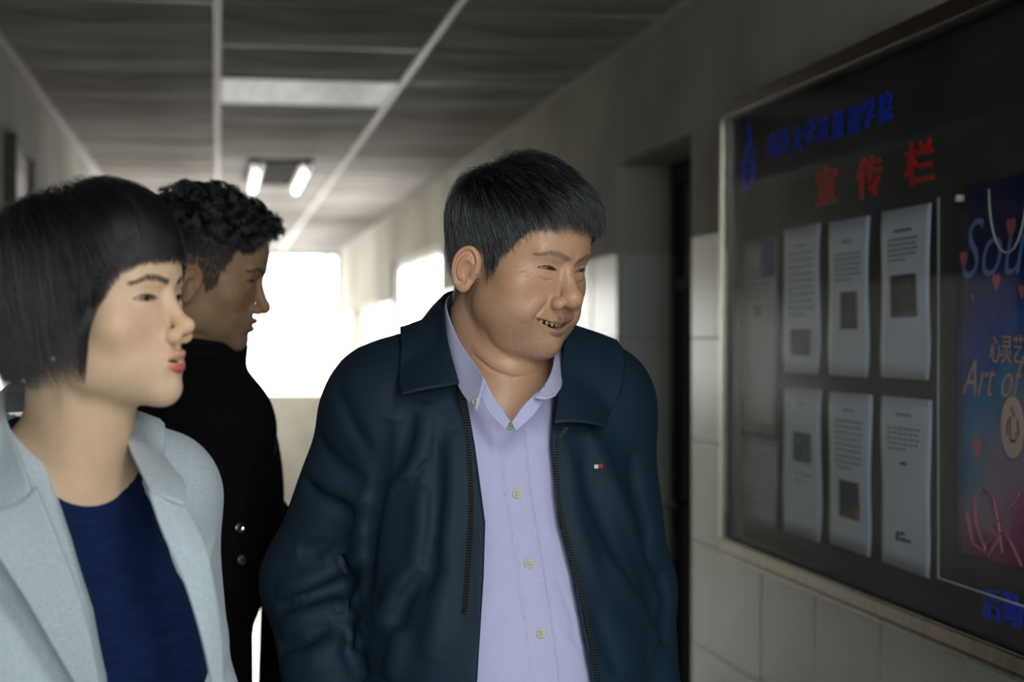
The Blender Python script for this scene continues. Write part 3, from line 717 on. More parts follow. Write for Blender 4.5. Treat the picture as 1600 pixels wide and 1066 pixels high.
    if P['creases']:
        c = P['creases']
        c = c * 1.7
        for pl, w_, a_ in (([(.046, -.078, -.001), (.053, -.072, .004), (.060, -.064, .011)], .0011, .0011), ([(.047, -.077, -.003), (.056, -.069, -.005), (.063, -.060, -.009)], .0011, .0009), ([(.046, -.078, -.006), (.054, -.072, -.011), (.060, -.065, -.017)], .0011, .0007),
                           ([(.022, -.084, -.012), (.032, -.083, -.0155), (.044, -.076, -.012)], .0014, .0009), ([(.041, -.072, -.062), (.045, -.067, -.074), (.043, -.064, -.086)], .0016, .0012)):
            d = d + fold(q, pl, w_, a_ * c)
    if P['ears']:
        m = (x > .05) & (q[:, 2] < .03) & (q[:, 2] > -.075) & (q[:, 1] > -.03) & (q[:, 1] < .062)
        if m.any():
            e = ear_sdf(q[m], flare=P['flare'], cy=.008 + P['eary'], cx=.073 + P['earx']); dm = d[m]; d = d.copy(); d[m] = smin(dm, e, .004)
    return d
def skin_col(p, P, base, lipc, browc, browz=.0, stub=None, lash=True, browthin=1.0):
    """colour per vertex from head-local position"""
    x = np.abs(p[:, 0]); q = np.stack([x, p[:, 1], p[:, 2]], 1); base = np.array(base[:3], np.float32)
    c = np.repeat(base[None], len(p), 0).astype(np.float32)
    def mixc(c, col, w): w = np.clip(w, 0, 1)[:, None]; return c * (1 - w) + np.array(col[:3], np.float32) * w
    front = (q[:, 1] < -.04)
    rosy = base * A3(1.12, .86, .80); c = mixc(c, rosy, .55 * np.exp(-(ln(q - A3(.043, -.068, -.030)) / .020) ** 2)); c = mixc(c, base * A3(1.14, .86, .80), .6 * np.exp(-(ln(q - A3(0, -.108, -.038)) / .015) ** 2))
    c = mixc(c, base * A3(1.06, .88, .84), .5 * sstep(x, .074, .088) * (q[:, 1] > -.03))
    c = c * (1 + .05 * wav(p, 160, 3)[:, None] + .04 * wav(p, 500, 5)[:, None])
    up, lo_ = lips(P)
    du, t1 = poly(q, up); dl, t2 = poly(q, lo_); lw = max(P['lip'], .85); w = np.maximum(sstep(-du, -.0062 * lw * (.45 + .55 * t1 ** .5), -.0036 * lw * (.4 + .6 * t1 ** .5)), sstep(-dl, -.0072 * lw * (.4 + .6 * t2 ** .5), -.0048 * lw * (.35 + .65 * t2 ** .5)))
    c = mixc(c, lipc, .92 * w * front * (1 - (1 - P['uplip']) * (du < dl)))
    db, tb = poly(q, [(.012, -.092, .0165 + browz), (.024, -.090, .0205 + browz), (.037, -.083, .0215 + browz), (.049, -.073, .0165 + browz)])
    db = np.sqrt(np.minimum(((q[:, 2] - np.interp(x, [.012, .024, .037, .049], np.array([.0165, .0205, .0215, .0165]) + browz))) ** 2, 1) + np.maximum(0, np.maximum(.011 - x, x - .050)) ** 2)
    br = sstep(-db, -.0046 * browthin * (1 - .45 * sstep(x, .03, .05)), -.0018 * browthin) * (q[:, 1] < -.05); br = br * (0.85 + .2 * wav(p * A3(1, 1, .3), 1500, 9))
    c = mixc(c, browc, P['browd'] * br)
    if lash:
        eo = P['eyeopen']; zz = q[:, 2] - (-.001 + .0012 * np.cos((x - .0315) / .015 * 1.57) + .06 * (x - .0315)); u = np.clip(np.abs(x - .0315) / .0140, 0, 1)
        edge = zz - .0016 * (1 - u * u) * P['smile'] - .0042 * eo * np.sqrt(1 - u * u)
        w = np.exp(-((edge - .0002) / .0009) ** 2) * (np.abs(x - .0315) < .0145) * (q[:, 1] < -.06); c = mixc(c, (.02, .015, .012), .85 * w)
    if stub is not None:
        w = sstep(-q[:, 2], .050, .066) * sstep(-q[:, 1], .035, .07) * sstep(q[:, 2], -.135, -.118); w = w * (.55 + .8 * np.clip(wav(p, 900, 4) + wav(p, 1600, 6), 0, 1)); c = mixc(c, stub, .26 * w)
    return np.clip(c, 0, 1)
# hair: strands grown along a combing field on level sets over the scalp
def strands(name, roots, dirs, field, level, n, step, parent, material, r0=.00016, r1=.00003, stop=None, lens=None, curl=None, jit=.15, lenvar=.3, f=None, seed=1):
    """roots (k,3); field(p,t,i)->direction; level(p,t)->target distance over the scalp sdf f"""
    rg = np.random.default_rng(seed); K = len(roots); P_ = np.zeros((K, n, 3), np.float32); P_[:, 0] = roots; p = roots.copy(); L_ = (1 - lenvar * rg.random(K)) * (1 if lens is None else lens(roots))
    rnd = rg.random(K).astype(np.float32); jv = rg.normal(size=(K, 3)).astype(np.float32) * jit
    for i in range(1, n):
        t = i / (n - 1); g = grad(f, p, .002); g /= np.maximum(ln(g)[:, None], 1e-3)
        v = field(p, t) + jv; v = v - (v * g).sum(-1, keepdims=True) * g; v /= np.maximum(ln(v)[:, None], 1e-3)
        if stop is not None: L_ = L_ * ~stop(p, rnd)
        d = ev(f, p); tg = level(p, t, rnd); p = p + v * (step * L_)[:, None] + g * np.clip(tg - d, -.006, .006)[:, None] * .6
        P_[:, i] = p
    if curl is not None: P_ = curl(P_, rg)
    return hair_obj(name, P_, parent, material, r0, r1)
def hair_obj(name, P_, parent, material, r0, r1):
    K, n, _ = P_.shape; hc = bpy.data.hair_curves.new(name); hc.add_curves([n] * K)
    hc.attributes['position'].data.foreach_set('vector', P_.astype(np.float32).ravel())
    ra = hc.attributes.get('radius') or hc.attributes.new('radius', 'FLOAT', 'POINT')
    ra.data.foreach_set('value', np.tile(np.linspace(r0, r1, n).astype(np.float32), K))
    hc.materials.append(material); o = bpy.data.objects.new(name, hc); COL.objects.link(o); o.parent = parent; return o
def hair_mat(name, dark, light, frac, rough=.35, radial=.5):
    m = bpy.data.materials.new(name); m.use_nodes = True; nt = m.node_tree; N = nt.nodes; L = nt.links; N.clear(); o = N.new('ShaderNodeOutputMaterial')
    b = N.new('ShaderNodeBsdfHairPrincipled'); b.model = 'CHIANG'; b.parametrization = 'COLOR'; b.inputs['Roughness'].default_value = rough; b.inputs['Radial Roughness'].default_value = radial
    b.inputs['IOR'].default_value = 1.6; b.inputs['Random Roughness'].default_value = .2; L.new(b.outputs[0], o.inputs[0])
    h = N.new('ShaderNodeHairInfo'); r = N.new('ShaderNodeValToRGB'); L.new(h.outputs['Random'], r.inputs[0]); e = r.color_ramp.elements
    e[0].color = dark; e[0].position = max(0, 1 - frac - .02); e[1].color = light; e[1].position = min(1, 1 - frac + .08); L.new(r.outputs[0], b.inputs['Color']); return m
def roots_on(V, Q, mask, K, seed=2):
    rg = np.random.default_rng(seed); c = V[Q]; ok = mask(c.mean(1)); c = c[ok]
    ar = ln(np.cross(c[:, 2] - c[:, 0], c[:, 3] - c[:, 1])); pr = ar / ar.sum(); i = rg.choice(len(c), K, p=pr); u, v = rg.random((2, K, 1)).astype(np.float32)
    return ((c[i, 0] * (1 - u) + c[i, 1] * u) * (1 - v) + (c[i, 3] * (1 - u) + c[i, 2] * u) * v).astype(np.float32)
def eyes(parent, T, R, P, iris=(.03, .018, .010)):
    """two eyeballs at the head's place; T centre, R rotation"""
    es = mat('eye_white', srgb(128, 118, 110), .25, spec=.5) if 'eye_white' not in bpy.data.materials else bpy.data.materials['eye_white']
    ei = bpy.data.materials.get('dark_iris') or mat('dark_iris', (iris[0], iris[1], iris[2], 1), .08, spec=.7)
    for s in (-1, 1):
        me = bpy.data.meshes.new('eyeball'); bm = bmesh.new(); bmesh.ops.create_uvsphere(bm, u_segments=32, v_segments=24, radius=.0132); bm.to_mesh(me); bm.free()
        me.materials.append(es); me.materials.append(ei); gz = Vector(P.get('gaze', (0, -1, 0))).normalized()
        for pl in me.polygons: pl.use_smooth = True; pl.material_index = 1 if Vector(pl.center).normalized().dot(gz) > math.cos(math.radians(25)) else 0
        o = bpy.data.objects.new('eyeball', me); COL.objects.link(o); o.parent = parent
        o.matrix_local = Matrix.Translation(Vector(T)) @ Matrix(R.tolist()).to_4x4() @ Matrix.Translation((s * .0315, -.0672, .0))
# ------------------------------------------------------------------ people: everything below in a camera aligned, figure based frame
def PX(px, py, D): return ((px - 800) / F * D, D, CAMZ - (py - 530) / F * D)
def trace(f, px, py, n=60, start=.8):
    d = np.array([(px - 800) / F, 1, -(py - 530) / F], np.float32); k = float(np.linalg.norm(d)); t = start
    for _ in range(n):
        v = float(f((np.array([0, 0, CAMZ], np.float32) + d * t)[None])[0]); t += v / k * .9
        if abs(v) < 3e-4 or t > 6: break
    return tuple(np.array([0, 0, CAMZ]) + d * t)
def tr(f, pts, **k): return [trace(f, *p, **k) for p in pts]
class Fig:
    def __init__(s, x, D, label):
        s.o = np.array([x, D, 0], np.float32); s.e = empty('person', c2w(x, D, 0), -YAW); tag(s.e, label, 'person')
    def mesh(s, name, VQ, m, col=None, parent=None, smooth=True): return npmesh(name, VQ[0] - s.o, VQ[1], m, parent or s.e, col, smooth)
    def head(s, T, R, sc): s.T = np.array(T, np.float32); s.R = R; s.s = sc; s.M = Matrix.Translation(Vector((s.T - s.o).tolist())) @ Matrix(R.tolist()).to_4x4() @ Matrix.Scale(sc, 4)
    def loc(s, p): return ((p - s.T) @ s.R) / s.s
    def glob(s, p): return (np.asarray(p, np.float32) * s.s) @ s.R.T + s.T
    def hsdf(s, p, P, full=True): return head_sdf(s.loc(p), P, full) * s.s
    def put(s, o, parent=None): o.parent = parent or s.e; o.matrix_local = s.M; return o
def yawf(p, c, yaw):
    R = rot(yaw); return (p - A3(*c)) @ R
def tubes(name, lists, r, m, fig, n=6):
    b = BM()
    for l in lists: b.tube([tuple(np.array(q) - fig.o) for q in l], r, n)
    return b.build(name, m, fig.e, smooth=True)
def button(fig, p, nrm, r, m, parent=None, holes=True, name='button'):
    b = BM(); nrm = Vector(nrm).normalized(); q = Vector((np.array(p) - fig.o).tolist()); me = bpy.data.meshes.new(name); bm = bmesh.new()
    prof = [(0, .0008), (r * .62, .0008), (r * .72, .0016), (r * .9, .0018), (r, .0010), (r * .95, -.0012)]
    n = 20; rings = []
    for rr, h in prof:
        rings.append([bm.verts.new((rr * math.cos(2 * math.pi * k / n), rr * math.sin(2 * math.pi * k / n), h)) for k in range(n)] if rr else [bm.verts.new((0, 0, h))])
    for a, b_ in zip(rings, rings[1:]):
        for k in range(n):
            if len(a) == 1: bm.faces.new((a[0], b_[k], b_[(k + 1) % n]))
            else: bm.faces.new((a[k], b_[k], b_[(k + 1) % n], a[(k + 1) % n]))
    bm.to_mesh(me); bm.free(); me.polygons.foreach_set('use_smooth', np.ones(len(me.polygons), bool))
    o = link(name, me, m, fig.e); o.matrix_local = Matrix.Translation(q) @ nrm.to_track_quat('Z', 'Y').to_matrix().to_4x4()
    if holes:
        h = BM()
        for sx, sy in ((1, 1), (1, -1), (-1, 1), (-1, -1)): h.tube([(sx * r * .22, sy * r * .22, .0006), (sx * r * .22, sy * r * .22, .0011)], r * .12, 8)
        ho = h.build('thread', M['thread'], o); 
    return o
def nrm_at(f, p): g = grad(f, np.array([p], np.float32), .002)[0]; return g / np.linalg.norm(g)
M['thread'] = mat('thread', srgb(120, 120, 130), .8)
M['skin'] = mat('skin', attr=True, rough=.38, sss=.12, spec=.5, bump=(700, .35, .0008))
M['skin2'] = mat('skin_soft', attr=True, rough=.5, sss=.12, spec=.3)
M['teeth'] = mat('teeth', srgb(222, 210, 170), .25, noise=(60, srgb(200, 184, 140), .4, .6))
M['mouth'] = mat('mouth_inside', srgb(60, 22, 20), .5)
def teeth(fig, P, n=4, z=-.0655, y=-.0905, dz=.0085):
    y += P['mo'][0]; z += P['mo'][1]
    for s in (-1, 1):
        for i in range(n):
            w = (.0042, .0034, .0036, .0033)[i % 4]; x0 = (.0, .0085, .0155, .0225)[i % 4] + w; yy = y + 18 * x0 * x0
            me = bpy.data.meshes.new('tooth'); bm = bmesh.new(); bmesh.ops.create_cube(bm, size=1); bmesh.ops.bevel(bm, geom=bm.edges[:], offset=.28, segments=3, affect='EDGES')
            bmesh.ops.scale(bm, vec=(w * 2.04, .004, dz), verts=bm.verts); bmesh.ops.translate(bm, vec=(s * x0, yy, z), verts=bm.verts); bm.to_mesh(me); bm.free()
            me.polygons.foreach_set('use_smooth', np.ones(len(me.polygons), bool)); fig.put(link('tooth', me, M['teeth']))

# ------------------------------------------------------------------ the man in the navy jacket
man = Fig(-.03, 2.14, 'smiling older man in a navy zip jacket over an open-necked lavender shirt')
man.head((.0095, 2.10, CAMZ + .102), rot(46, 12.5, 1.5), .965)
PM = {**FACE, **dict(smile=.8, open=.85, fat=1, jaw=1.07, cheek=1.08, creases=1.0, eyeopen=.52, nosew=1.28, mo=(.009, -.004), lidfat=.0006, brow=1.1, lip=.75, flare=26, mouthw=1.18, eary=.009, nosez=.004, browd=.6, gaze=(.18, -1, -.30))}
MC = (-.022, 2.16, 0)                        # torso axis
def m_torso(p):
    q = yawf(p, MC, 16)
    d = ell(q, (0, .005, 1.285), (.178, .125, .20))
    d = smin(d, ell(q, (0, -.045, 1.06), (.170, .150, .215)), .09)
    d = smin(d, ell(q, (0, .005, .93), (.178, .130, .15)), .06)
    d = smin(d, cap(q, (-.135, .012, 1.405), (.135, .012, 1.405), .062, .062), .05)
    ax = np.abs(q[:, 0]); qq = np.stack([ax, q[:, 1], q[:, 2]], 1)
    d = smin(d, cap(qq, (.02, .025, 1.475), (.135, .015, 1.415), .042, .052), .05)
    return d
def m_body(p, full=True):
    h = man.hsdf(p, PM, full)
    a = tuple(man.glob((0, .030, -.040))); b = (-.026, 2.165, 1.43)
    n = cap(p, a, b, .056, .068)
    n = smin(n, cap(p, tuple(man.glob((0, -.012, -.085))), (-.016, 2.115, 1.425), .040, .046), .03)
    d = smin(h, n, .010)
    if full:   # neck creases under the chin
        d = d + fold(p, tr_cache, .0030, .0026) - fold(p, [(a, b, c + .010) for a, b, c in tr_cache], .008, .003) + fold(p, tr_cache2, .006, .0012)
    return smin(d, m_torso(p) + .006, .03)
tr_cache = []
tr_cache = tr(lambda p: m_body(p, False), [(738, 552), (768, 578), (800, 590), (838, 584)])
tr_cache2 = tr(lambda p: m_body(p, False), [(752, 500), (762, 530), (790, 556), (812, 566)])
def sleeve(p, S, E, W, r0, r1, r2): return smin(cap(p, S, E, r0, r1), cap(p, E, W, r1, r2), .03)
def m_arms(p):
    l = sleeve(p, (-.178, 2.145, 1.378), (-.258, 2.17, 1.185), (-.195, 2.03, .955), .072, .066, .062)
    r = sleeve(p, (.118, 2.20, 1.368), (.154, 2.21, 1.165), (.165, 2.08, .955), .070, .060, .058)
    return l, r
M_FOLDS = []
def m_opening(p):
    z = p[:, 2]; k = lambda px, D: (px - 800) / F * D
    zz = [1.5 - (y - 530) / F * 2.0 for y in (1500, 1066, 900, 820, 700, 600, 560)]
    xl = np.interp(z, zz[:], [k(v, 2.0) for v in (735, 746, 756, 758, 741, 722, 712)])
    xr = np.interp(z, zz[:], [k(v, 2.0) for v in (935, 924, 894, 874, 862, 868, 872)])
    return np.maximum(np.maximum(xl - p[:, 0], p[:, 0] - xr), p[:, 1] - 2.13)
def m_outer(p):
    t = m_torso(p) - .020
    l, r = m_arms(p)
    hem = smax(t, .80 - p[:, 2], .01)
    return smin(smin(hem, l, .022), r, .022)
def m_jacket(p, folds=True):
    d = m_outer(p)
    if folds:
        q = yawf(p, MC, 16)
        d = d - .0022 * wav(p, 60, 11, (1, 1, .22)) * sstep(-p[:, 2], -1.45, -1.30) - .0012 * wav(p, 110, 12, (1, 1, .5))
        for pts, w, a in M_FOLDS: d = d - fold(p, pts, w, a)
    # collar hole
    d = smax(d, -(cap(p, (-.018, 2.13, 1.42), (.004, 2.10, 1.62), .078, .088)), .006)
    return smax(d, -m_opening(p), .003)
C = lambda *l: [(380 + a * .4746, 560 + b * .4746) for a, b in l]
for pl, w, a in (
    # picture left sleeve
    (C((300, 60), (330, 150), (400, 290), (440, 400)), .010, -.004), (C((140, 400), (190, 470), (240, 520)), .012, .006), (C((110, 440), (160, 530), (250, 560)), .010, -.006),
    (C((105, 770), (200, 740), (320, 690), (410, 640)), .010, .009), (C((110, 820), (220, 790), (330, 740), (400, 700)), .009, -.009), (C((250, 660), (330, 600), (410, 560)), .009, .007), (C((180, 640), (280, 620), (380, 560)), .009, -.006),
    (C((120, 900), (190, 850), (290, 820), (380, 790)), .010, .008), (C((120, 960), (200, 930), (290, 880)), .009, -.007), (C((210, 340), (290, 420), (380, 470), (430, 470)), .011, .006), (C((200, 400), (280, 470), (370, 520)), .009, -.006),
    (C((240, 250), (300, 340), (400, 420)), .010, -.004), (C((80, 620), (140, 700), (210, 700)), .011, .005), (C((130, 1020), (230, 980), (340, 930)), .011, .007),
    # gap between sleeve and body
    (C((480, 200), (455, 330), (435, 450), (415, 560), (405, 700), (400, 800)), .011, -.012),
    # body, picture left
    (C((610, 140), (600, 260), (560, 380), (490, 430)), .012, .007), (C((560, 170), (530, 300), (480, 400)), .010, -.006), (C((600, 330), (560, 400), (490, 440)), .007, -.005),
    (C((590, 420), (585, 560), (560, 680)), .012, .006), (C((630, 200), (640, 420), (620, 640), (600, 800)), .011, -.005), (C((690, 240), (690, 420), (670, 600), (680, 800)), .010, .005),
    (C((590, 660), (500, 760), (460, 850), (410, 860)), .011, .008), (C((590, 700), (530, 800), (500, 900)), .010, -.007), (C((660, 700), (640, 850), (600, 1000)), .013, .006), (C((370, 880), (350, 960), (400, 1060)), .010, -.008), (C((420, 850), (380, 900), (360, 980)), .008, .008),
    (C((520, 880), (500, 980), (480, 1066)), .013, .006),
    # body, picture right
    (C((1130, 230), (1180, 340), (1240, 480), (1290, 620), (1350, 760)), .013, .007), (C((1110, 330), (1160, 470), (1220, 620), (1290, 760)), .012, -.006), (C((1280, 300), (1300, 450), (1330, 560), (1335, 680)), .010, -.009), (C((1060, 260), (1080, 400), (1100, 560), (1180, 760)), .013, .004),
    (C((1180, 640), (1260, 760), (1340, 900), (1330, 1000)), .013, .006), (C((1370, 700), (1400, 800), (1380, 950)), .010, -.008), (C((1330, 120), (1350, 260), (1400, 420)), .011, .004), (C((1420, 660), (1380, 720), (1360, 800)), .008, .006), (C((1150, 820), (1200, 930), (1240, 1050)), .012, -.005)):
    P3 = tr(m_outer, pl)
    if all(q[1] < 3 for q in P3): M_FOLDS.append((P3, w * 1.15, a * 1.6))
# mouth and face skin
hV, hQ = surface(lambda p: m_body(p, True), (-.17, 1.95, 1.33), (.15, 2.28, 1.76), .0023, sub=1, it=3)
SK = srgb(208, 162, 130)
hairz = lambda y: np.interp(y, [-.12, -.075, -.062, -.048, -.036, -.024, -.012, -.004, .004, .022, .032, .06, .11], [.074, .071, .059, 0.036, .012, -.014, -.020, .006, .016, .014, -.045, -.080, -.085])
def hairmask(p, soft=.006): return sstep(p[:, 2] - hairz(p[:, 1]), -soft * .3, soft * .7)
lc = man.loc(hV); hc = skin_col(lc, PM, SK, srgb(168, 106, 94), (.045, .035, .03), stub=(.10, .10, .10), browthin=1.05)
def dyescalp(c, lc, mask, dark, zmin=-.2):
    inear = (np.abs(lc[:, 0]) > .0725) & (lc[:, 2] < .022) & (lc[:, 1] > -.016) & (lc[:, 1] < .058)
    w = (mask(lc) * ~inear)[:, None]; return c * (1 - w) + np.array(dark, np.float32) * w
hc = dyescalp(hc, lc, hairmask, (.018, .02, .022))
# a few moles
for q_ in ((330, 528), (278, 650)): pass
man.mesh('body', (hV, hQ), M['skin'], hc)
eyes(man.e, (man.T - man.o).tolist(), man.R * man.s, PM)
teeth(man, PM, 3)
ml = BM(); me = bpy.data.meshes.new('mouth_inside'); bm = bmesh.new(); bmesh.ops.create_uvsphere(bm, u_segments=20, v_segments=12, radius=1); bmesh.ops.scale(bm, vec=(.024, .014, .010), verts=bm.verts); bmesh.ops.translate(bm, vec=(0, -.0635, -.073), verts=bm.verts); bm.to_mesh(me); bm.free(); man.put(link('mouth_inside', me, M['mouth']))

# hair
hair_base = lambda p: head_sdf(p, {**PM, 'ears': False}, False)
hbV, hbQ = surface(hair_base, (-.09, -.11, -.13), (.09, .12, .14), .006)
crown = A3(-.012, .050, .120)
def m_level(p, t, rnd):
    top = sstep(p[:, 2], .03, .10); back = sstep(p[:, 1], .02, .08) * (1 - top); front = sstep(-p[:, 1], .05, .09)
    low = sstep(p[:, 1], .02, .05) * sstep(-p[:, 2], -.02, .05)
    th = .0055 + .0150 * top + .009 * back + .006 * front + .022 * low
    return th * (.35 + .65 * rnd) * min(1, t * 4 + .1)
def m_field(p, t):
    v = (p - crown); v = v / np.maximum(ln(v)[:, None], .02)
    top = sstep(p[:, 2], .05, .10)[:, None]; v = v + top * A3(.10, -.75, -.02) + (1 - top) * A3(0, -.18, -.55)
    fr = sstep(-p[:, 1], .06, .09)[:, None]; return v + fr * A3(.35, 0, -.1)
mr_ = np.concatenate([roots_on(hbV, hbQ, lambda c: hairmask(c) > .35, 20000), roots_on(hbV, hbQ, lambda c: (hairmask(c) > .35) & (c[:, 1] < -.03) & (c[:, 2] > .03), 5000, 33)])
M['greyhair'] = hair_mat('greying_hair', (.006, .007, .008, 1), (.75, .78, .82, 1), .17, .26)
o = strands('hair', mr_, None, m_field, m_level, 10, .0068, None, M['greyhair'], .00023, .00008, stop=lambda p, r: p[:, 2] < np.interp(p[:, 1], [-.13, -.08, -.065, -.055, -.045, -.032, -.025], [.050, .050, .045, .032, .013, -.016, -.3]) + .018 * (r * 7.3 % 1) ** 2 - .012 * (r * 31.7 % 1 > .93), f=hair_base, jit=.11, lenvar=.5, lens=lambda p: .42 + .58 * np.maximum(sstep(p[:, 2], .02, .07) * (1 - .45 * sstep(-p[:, 1], .055, .075)), sstep(p[:, 1], .01, .04)))
man.put(o)

# shirt, jacket, trousers, shoes
M['shirt'] = mat('lavender_cotton', srgb(206, 206, 240), .8, noise=(900, srgb(196, 197, 236), .4, .6), bump=(900, .25, .0006), sheen=.2)
M['jacket'] = mat('navy_twill', srgb(24, 47, 64), .62, bump=(1200, .3, .0005), spec=.3, noise=(4, srgb(21, 42, 58), .35, .65))
M['trouser'] = mat('black_trousers', srgb(26, 26, 30), .8); M['shoe'] = mat('black_leather', srgb(20, 18, 18), .3)
zb = [1.5 - (y - 530) / F * 1.985 for y in (1500, 1066, 1000, 880, 770, 660)]; xb = [(v - 800) / F * 1.985 for v in (900, 852, 845, 826, 808, 797)]
def vee(p):
    z = p[:, 2]; zz = [1.5 - (y - 530) / F * 2.03 for y in (668, 640, 600, 560, 500)]
    xl = np.interp(-z, [-a for a in zz][::-1], [(v - 800) / F * 2.03 for v in (798, 788, 762, 740, 700)][::-1]); xr = np.interp(-z, [-a for a in zz][::-1], [(v - 800) / F * 2.03 for v in (799, 812, 838, 850, 865)][::-1])
    return np.maximum(np.maximum(np.maximum(xl - p[:, 0], p[:, 0] - xr), zz[0] - z), p[:, 1] - 2.14)
S_FOLDS = [(tr(m_torso, pl), w, a) for pl, w, a in (
    ([(870, 870), (905, 920), (915, 980)], .006, .003), ([(850, 830), (880, 850), (900, 900)], .006, .003), ([(770, 1000), (830, 1030), (900, 1010)], .008, .0025), ([(765, 940), (790, 960), (830, 955)], .007, -.0015), ([(860, 960), (880, 1000), (915, 1040)], .006, .0025), ([(760, 760), (775, 850), (770, 960)], .010, .002), ([(840, 700), (850, 780), (860, 850)], .007, .002), ([(866, 900), (890, 960), (900, 1040)], .005, -.002))]
def m_shirt(p):
    d = m_torso(p) - .003
    xc = np.interp(p[:, 2], zb, xb); u = np.abs(p[:, 0] - xc); fr = p[:, 1] < 2.12
    d = d - .0024 * sstep(-u, -.0165, -.0152) * fr + .0010 * np.exp(-((u - .0125) / .0009) ** 2) * fr
    d = d - .0005 * np.exp(-((u - .0135) / .004) ** 2) * np.sin(p[:, 2] * 900) * fr
    d = d - .0013 * wav(p, 90, 21, (1, 1, .6)) - .0005 * wav(p, 260, 22)
    for pts, w, a in S_FOLDS: d = d - fold(p, pts, w, a)
    d = smax(d, -cap(p, (-.018, 2.13, 1.44), (.004, 2.10, 1.62), .066, .072), .003)
    return smax(d, -vee(p), .0015)
V, Q = surface(m_shirt, (-.25, 1.93, .86), (.25, 2.36, 1.56), .006, sub=1, it=3)
V, Q = crop(V, Q, V[:, 1] < 2.26); shirt_o = man.mesh('shirt', (V, Q), M['shirt'])
for px, py in ((797, 665), (808, 772), (826, 881), (845, 990)):
    q = trace(m_shirt, px, py); button(man, np.array(q) + nrm_at(m_shirt, q) * .001, nrm_at(m_shirt, q), .0062, bpy.data.materials.get('shell_button') or mat('shell_button', srgb(214, 212, 190), .25))
V, Q = surface(lambda p: m_jacket(p, False), (-.40, 1.86, .76), (.34, 2.42, 1.56), .006, fine=m_jacket, sub=1, it=3)
jacket_o = man.mesh('jacket', (V, Q), M['jacket'])
# trousers and shoes
def m_legs(p):
    q = yawf(p, MC, 16); x = np.abs(q[:, 0]); q = np.stack([x, q[:, 1], q[:, 2]], 1)
    d = ell(q, (0, -.005, .90), (.170, .128, .13)); d = smin(d, smin(cap(q, (.088, .0, .82), (.098, -.01, .48), .090, .068), cap(q, (.098, -.01, .48), (.10, .015, .10), .066, .054), .02), .05)
    return smax(d, .055 - q[:, 2], .01)
man.mesh('trousers', surface(m_legs, (-.26, 1.93, .03), (.24, 2.40, 1.05), .012), M['trouser'])
def shoes(fig, c, yaw, w=.0, m='shoe', x0=.10):
    for s in (-1, 1):
        R = rot(yaw); o = A3(*c) + (A3(s * x0, 0, 0) @ R.T)
        f = lambda p: (lambda q: smax(smin(smin(ell(q, (0, -.085, .035), (.045, .095, .035)), ell(q, (0, .03, .045), (.036, .055, .045)), .03), cap(q, (0, .02, .06), (0, .02, .10), .04, .042), .02), .002 - q[:, 2], .004))((p - o) @ R)
        fig.mesh('shoe', surface(f, o - .22, o + .22, .008), M[m])
shoes(man, (MC[0], MC[1], 0), 16)

# jacket collar, two leaves lying on the jacket
def leaf(fig, name, rows, m, f=None, off=.004, nu=26, nv=18, t=.0028, push=False):
    VQ = loft(rows, nu, nv, f, off, push); o = fig.mesh(name, VQ, m); solid(o, t, 0.0); return o
G = lambda l: [PX(*a) for a in l]
jc = lambda p: m_outer(p)
leaf(man, 'collar', [G([(775, 440, 2.28), (700, 458, 2.215), (693, 476, 2.15), (697, 520, 2.085), (707, 562, 2.045), (717, 600, 2.02)]),
                     G([(775, 452, 2.29), (690, 470, 2.235), (676, 490, 2.165), (680, 530, 2.09), (688, 570, 2.04), (700, 603, 2.01)]),
                     G([(775, 480, 2.30), (672, 498, 2.245), (652, 512, 2.175), (648, 545, 2.09), (650, 582, 2.035), (662, 609, 2.00)]),
                     G([(775, 500, 2.31), (664, 512, 2.245), (639, 524, 2.18), (628, 556, 2.09), (624, 592, 2.035), (627, 617, 2.0)])], M['jacket'], jc, .006)
leaf(man, 'collar', [G([(775, 440, 2.28), (850, 470, 2.25), (872, 520, 2.17), (878, 570, 2.10), (872, 620, 2.06), (866, 662, 2.03)]),
                     G([(775, 452, 2.29), (862, 490, 2.26), (893, 538, 2.18), (904, 585, 2.11), (900, 625, 2.065), (890, 660, 2.035)]),
                     G([(775, 480, 2.30), (880, 515, 2.27), (925, 556, 2.19), (936, 603, 2.12), (932, 637, 2.08), (920, 662, 2.045)]),
                     G([(775, 500, 2.31), (890, 530, 2.28), (945, 575, 2.20), (956, 618, 2.14), (952, 645, 2.10), (946, 668, 2.06)])], M['jacket'], jc, .006)
# shirt collar: stand and two leaves
leaf(man, 'shirt_collar', [G([(775, 445, 2.25), (712, 458, 2.19), (697, 478, 2.13), (715, 528, 2.08), (740, 566, 2.03), (757, 592, 1.99)]),
                           G([(775, 470, 2.26), (702, 478, 2.20), (694, 500, 2.14), (707, 550, 2.07), (730, 592, 2.02), (752, 616, 1.985)]),
                           G([(775, 500, 2.26), (700, 500, 2.20), (694, 525, 2.14), (705, 575, 2.06), (722, 614, 2.015), (745, 642, 1.985)])], M['shirt'], m_shirt, .002, t=.0016)
leaf(man, 'shirt_collar', [G([(775, 445, 2.25), (830, 480, 2.22), (862, 530, 2.15), (866, 560, 2.09), (858, 590, 2.03), (836, 622, 1.99)]),
                           G([(775, 470, 2.26), (842, 500, 2.23), (870, 548, 2.15), (873, 575, 2.09), (868, 600, 2.03), (852, 624, 1.99)]),
                           G([(775, 500, 2.26), (850, 520, 2.23), (874, 560, 2.15), (877, 590, 2.09), (876, 606, 2.04), (868, 618, 2.0)])], M['shirt'], m_shirt, .002, t=.0016)
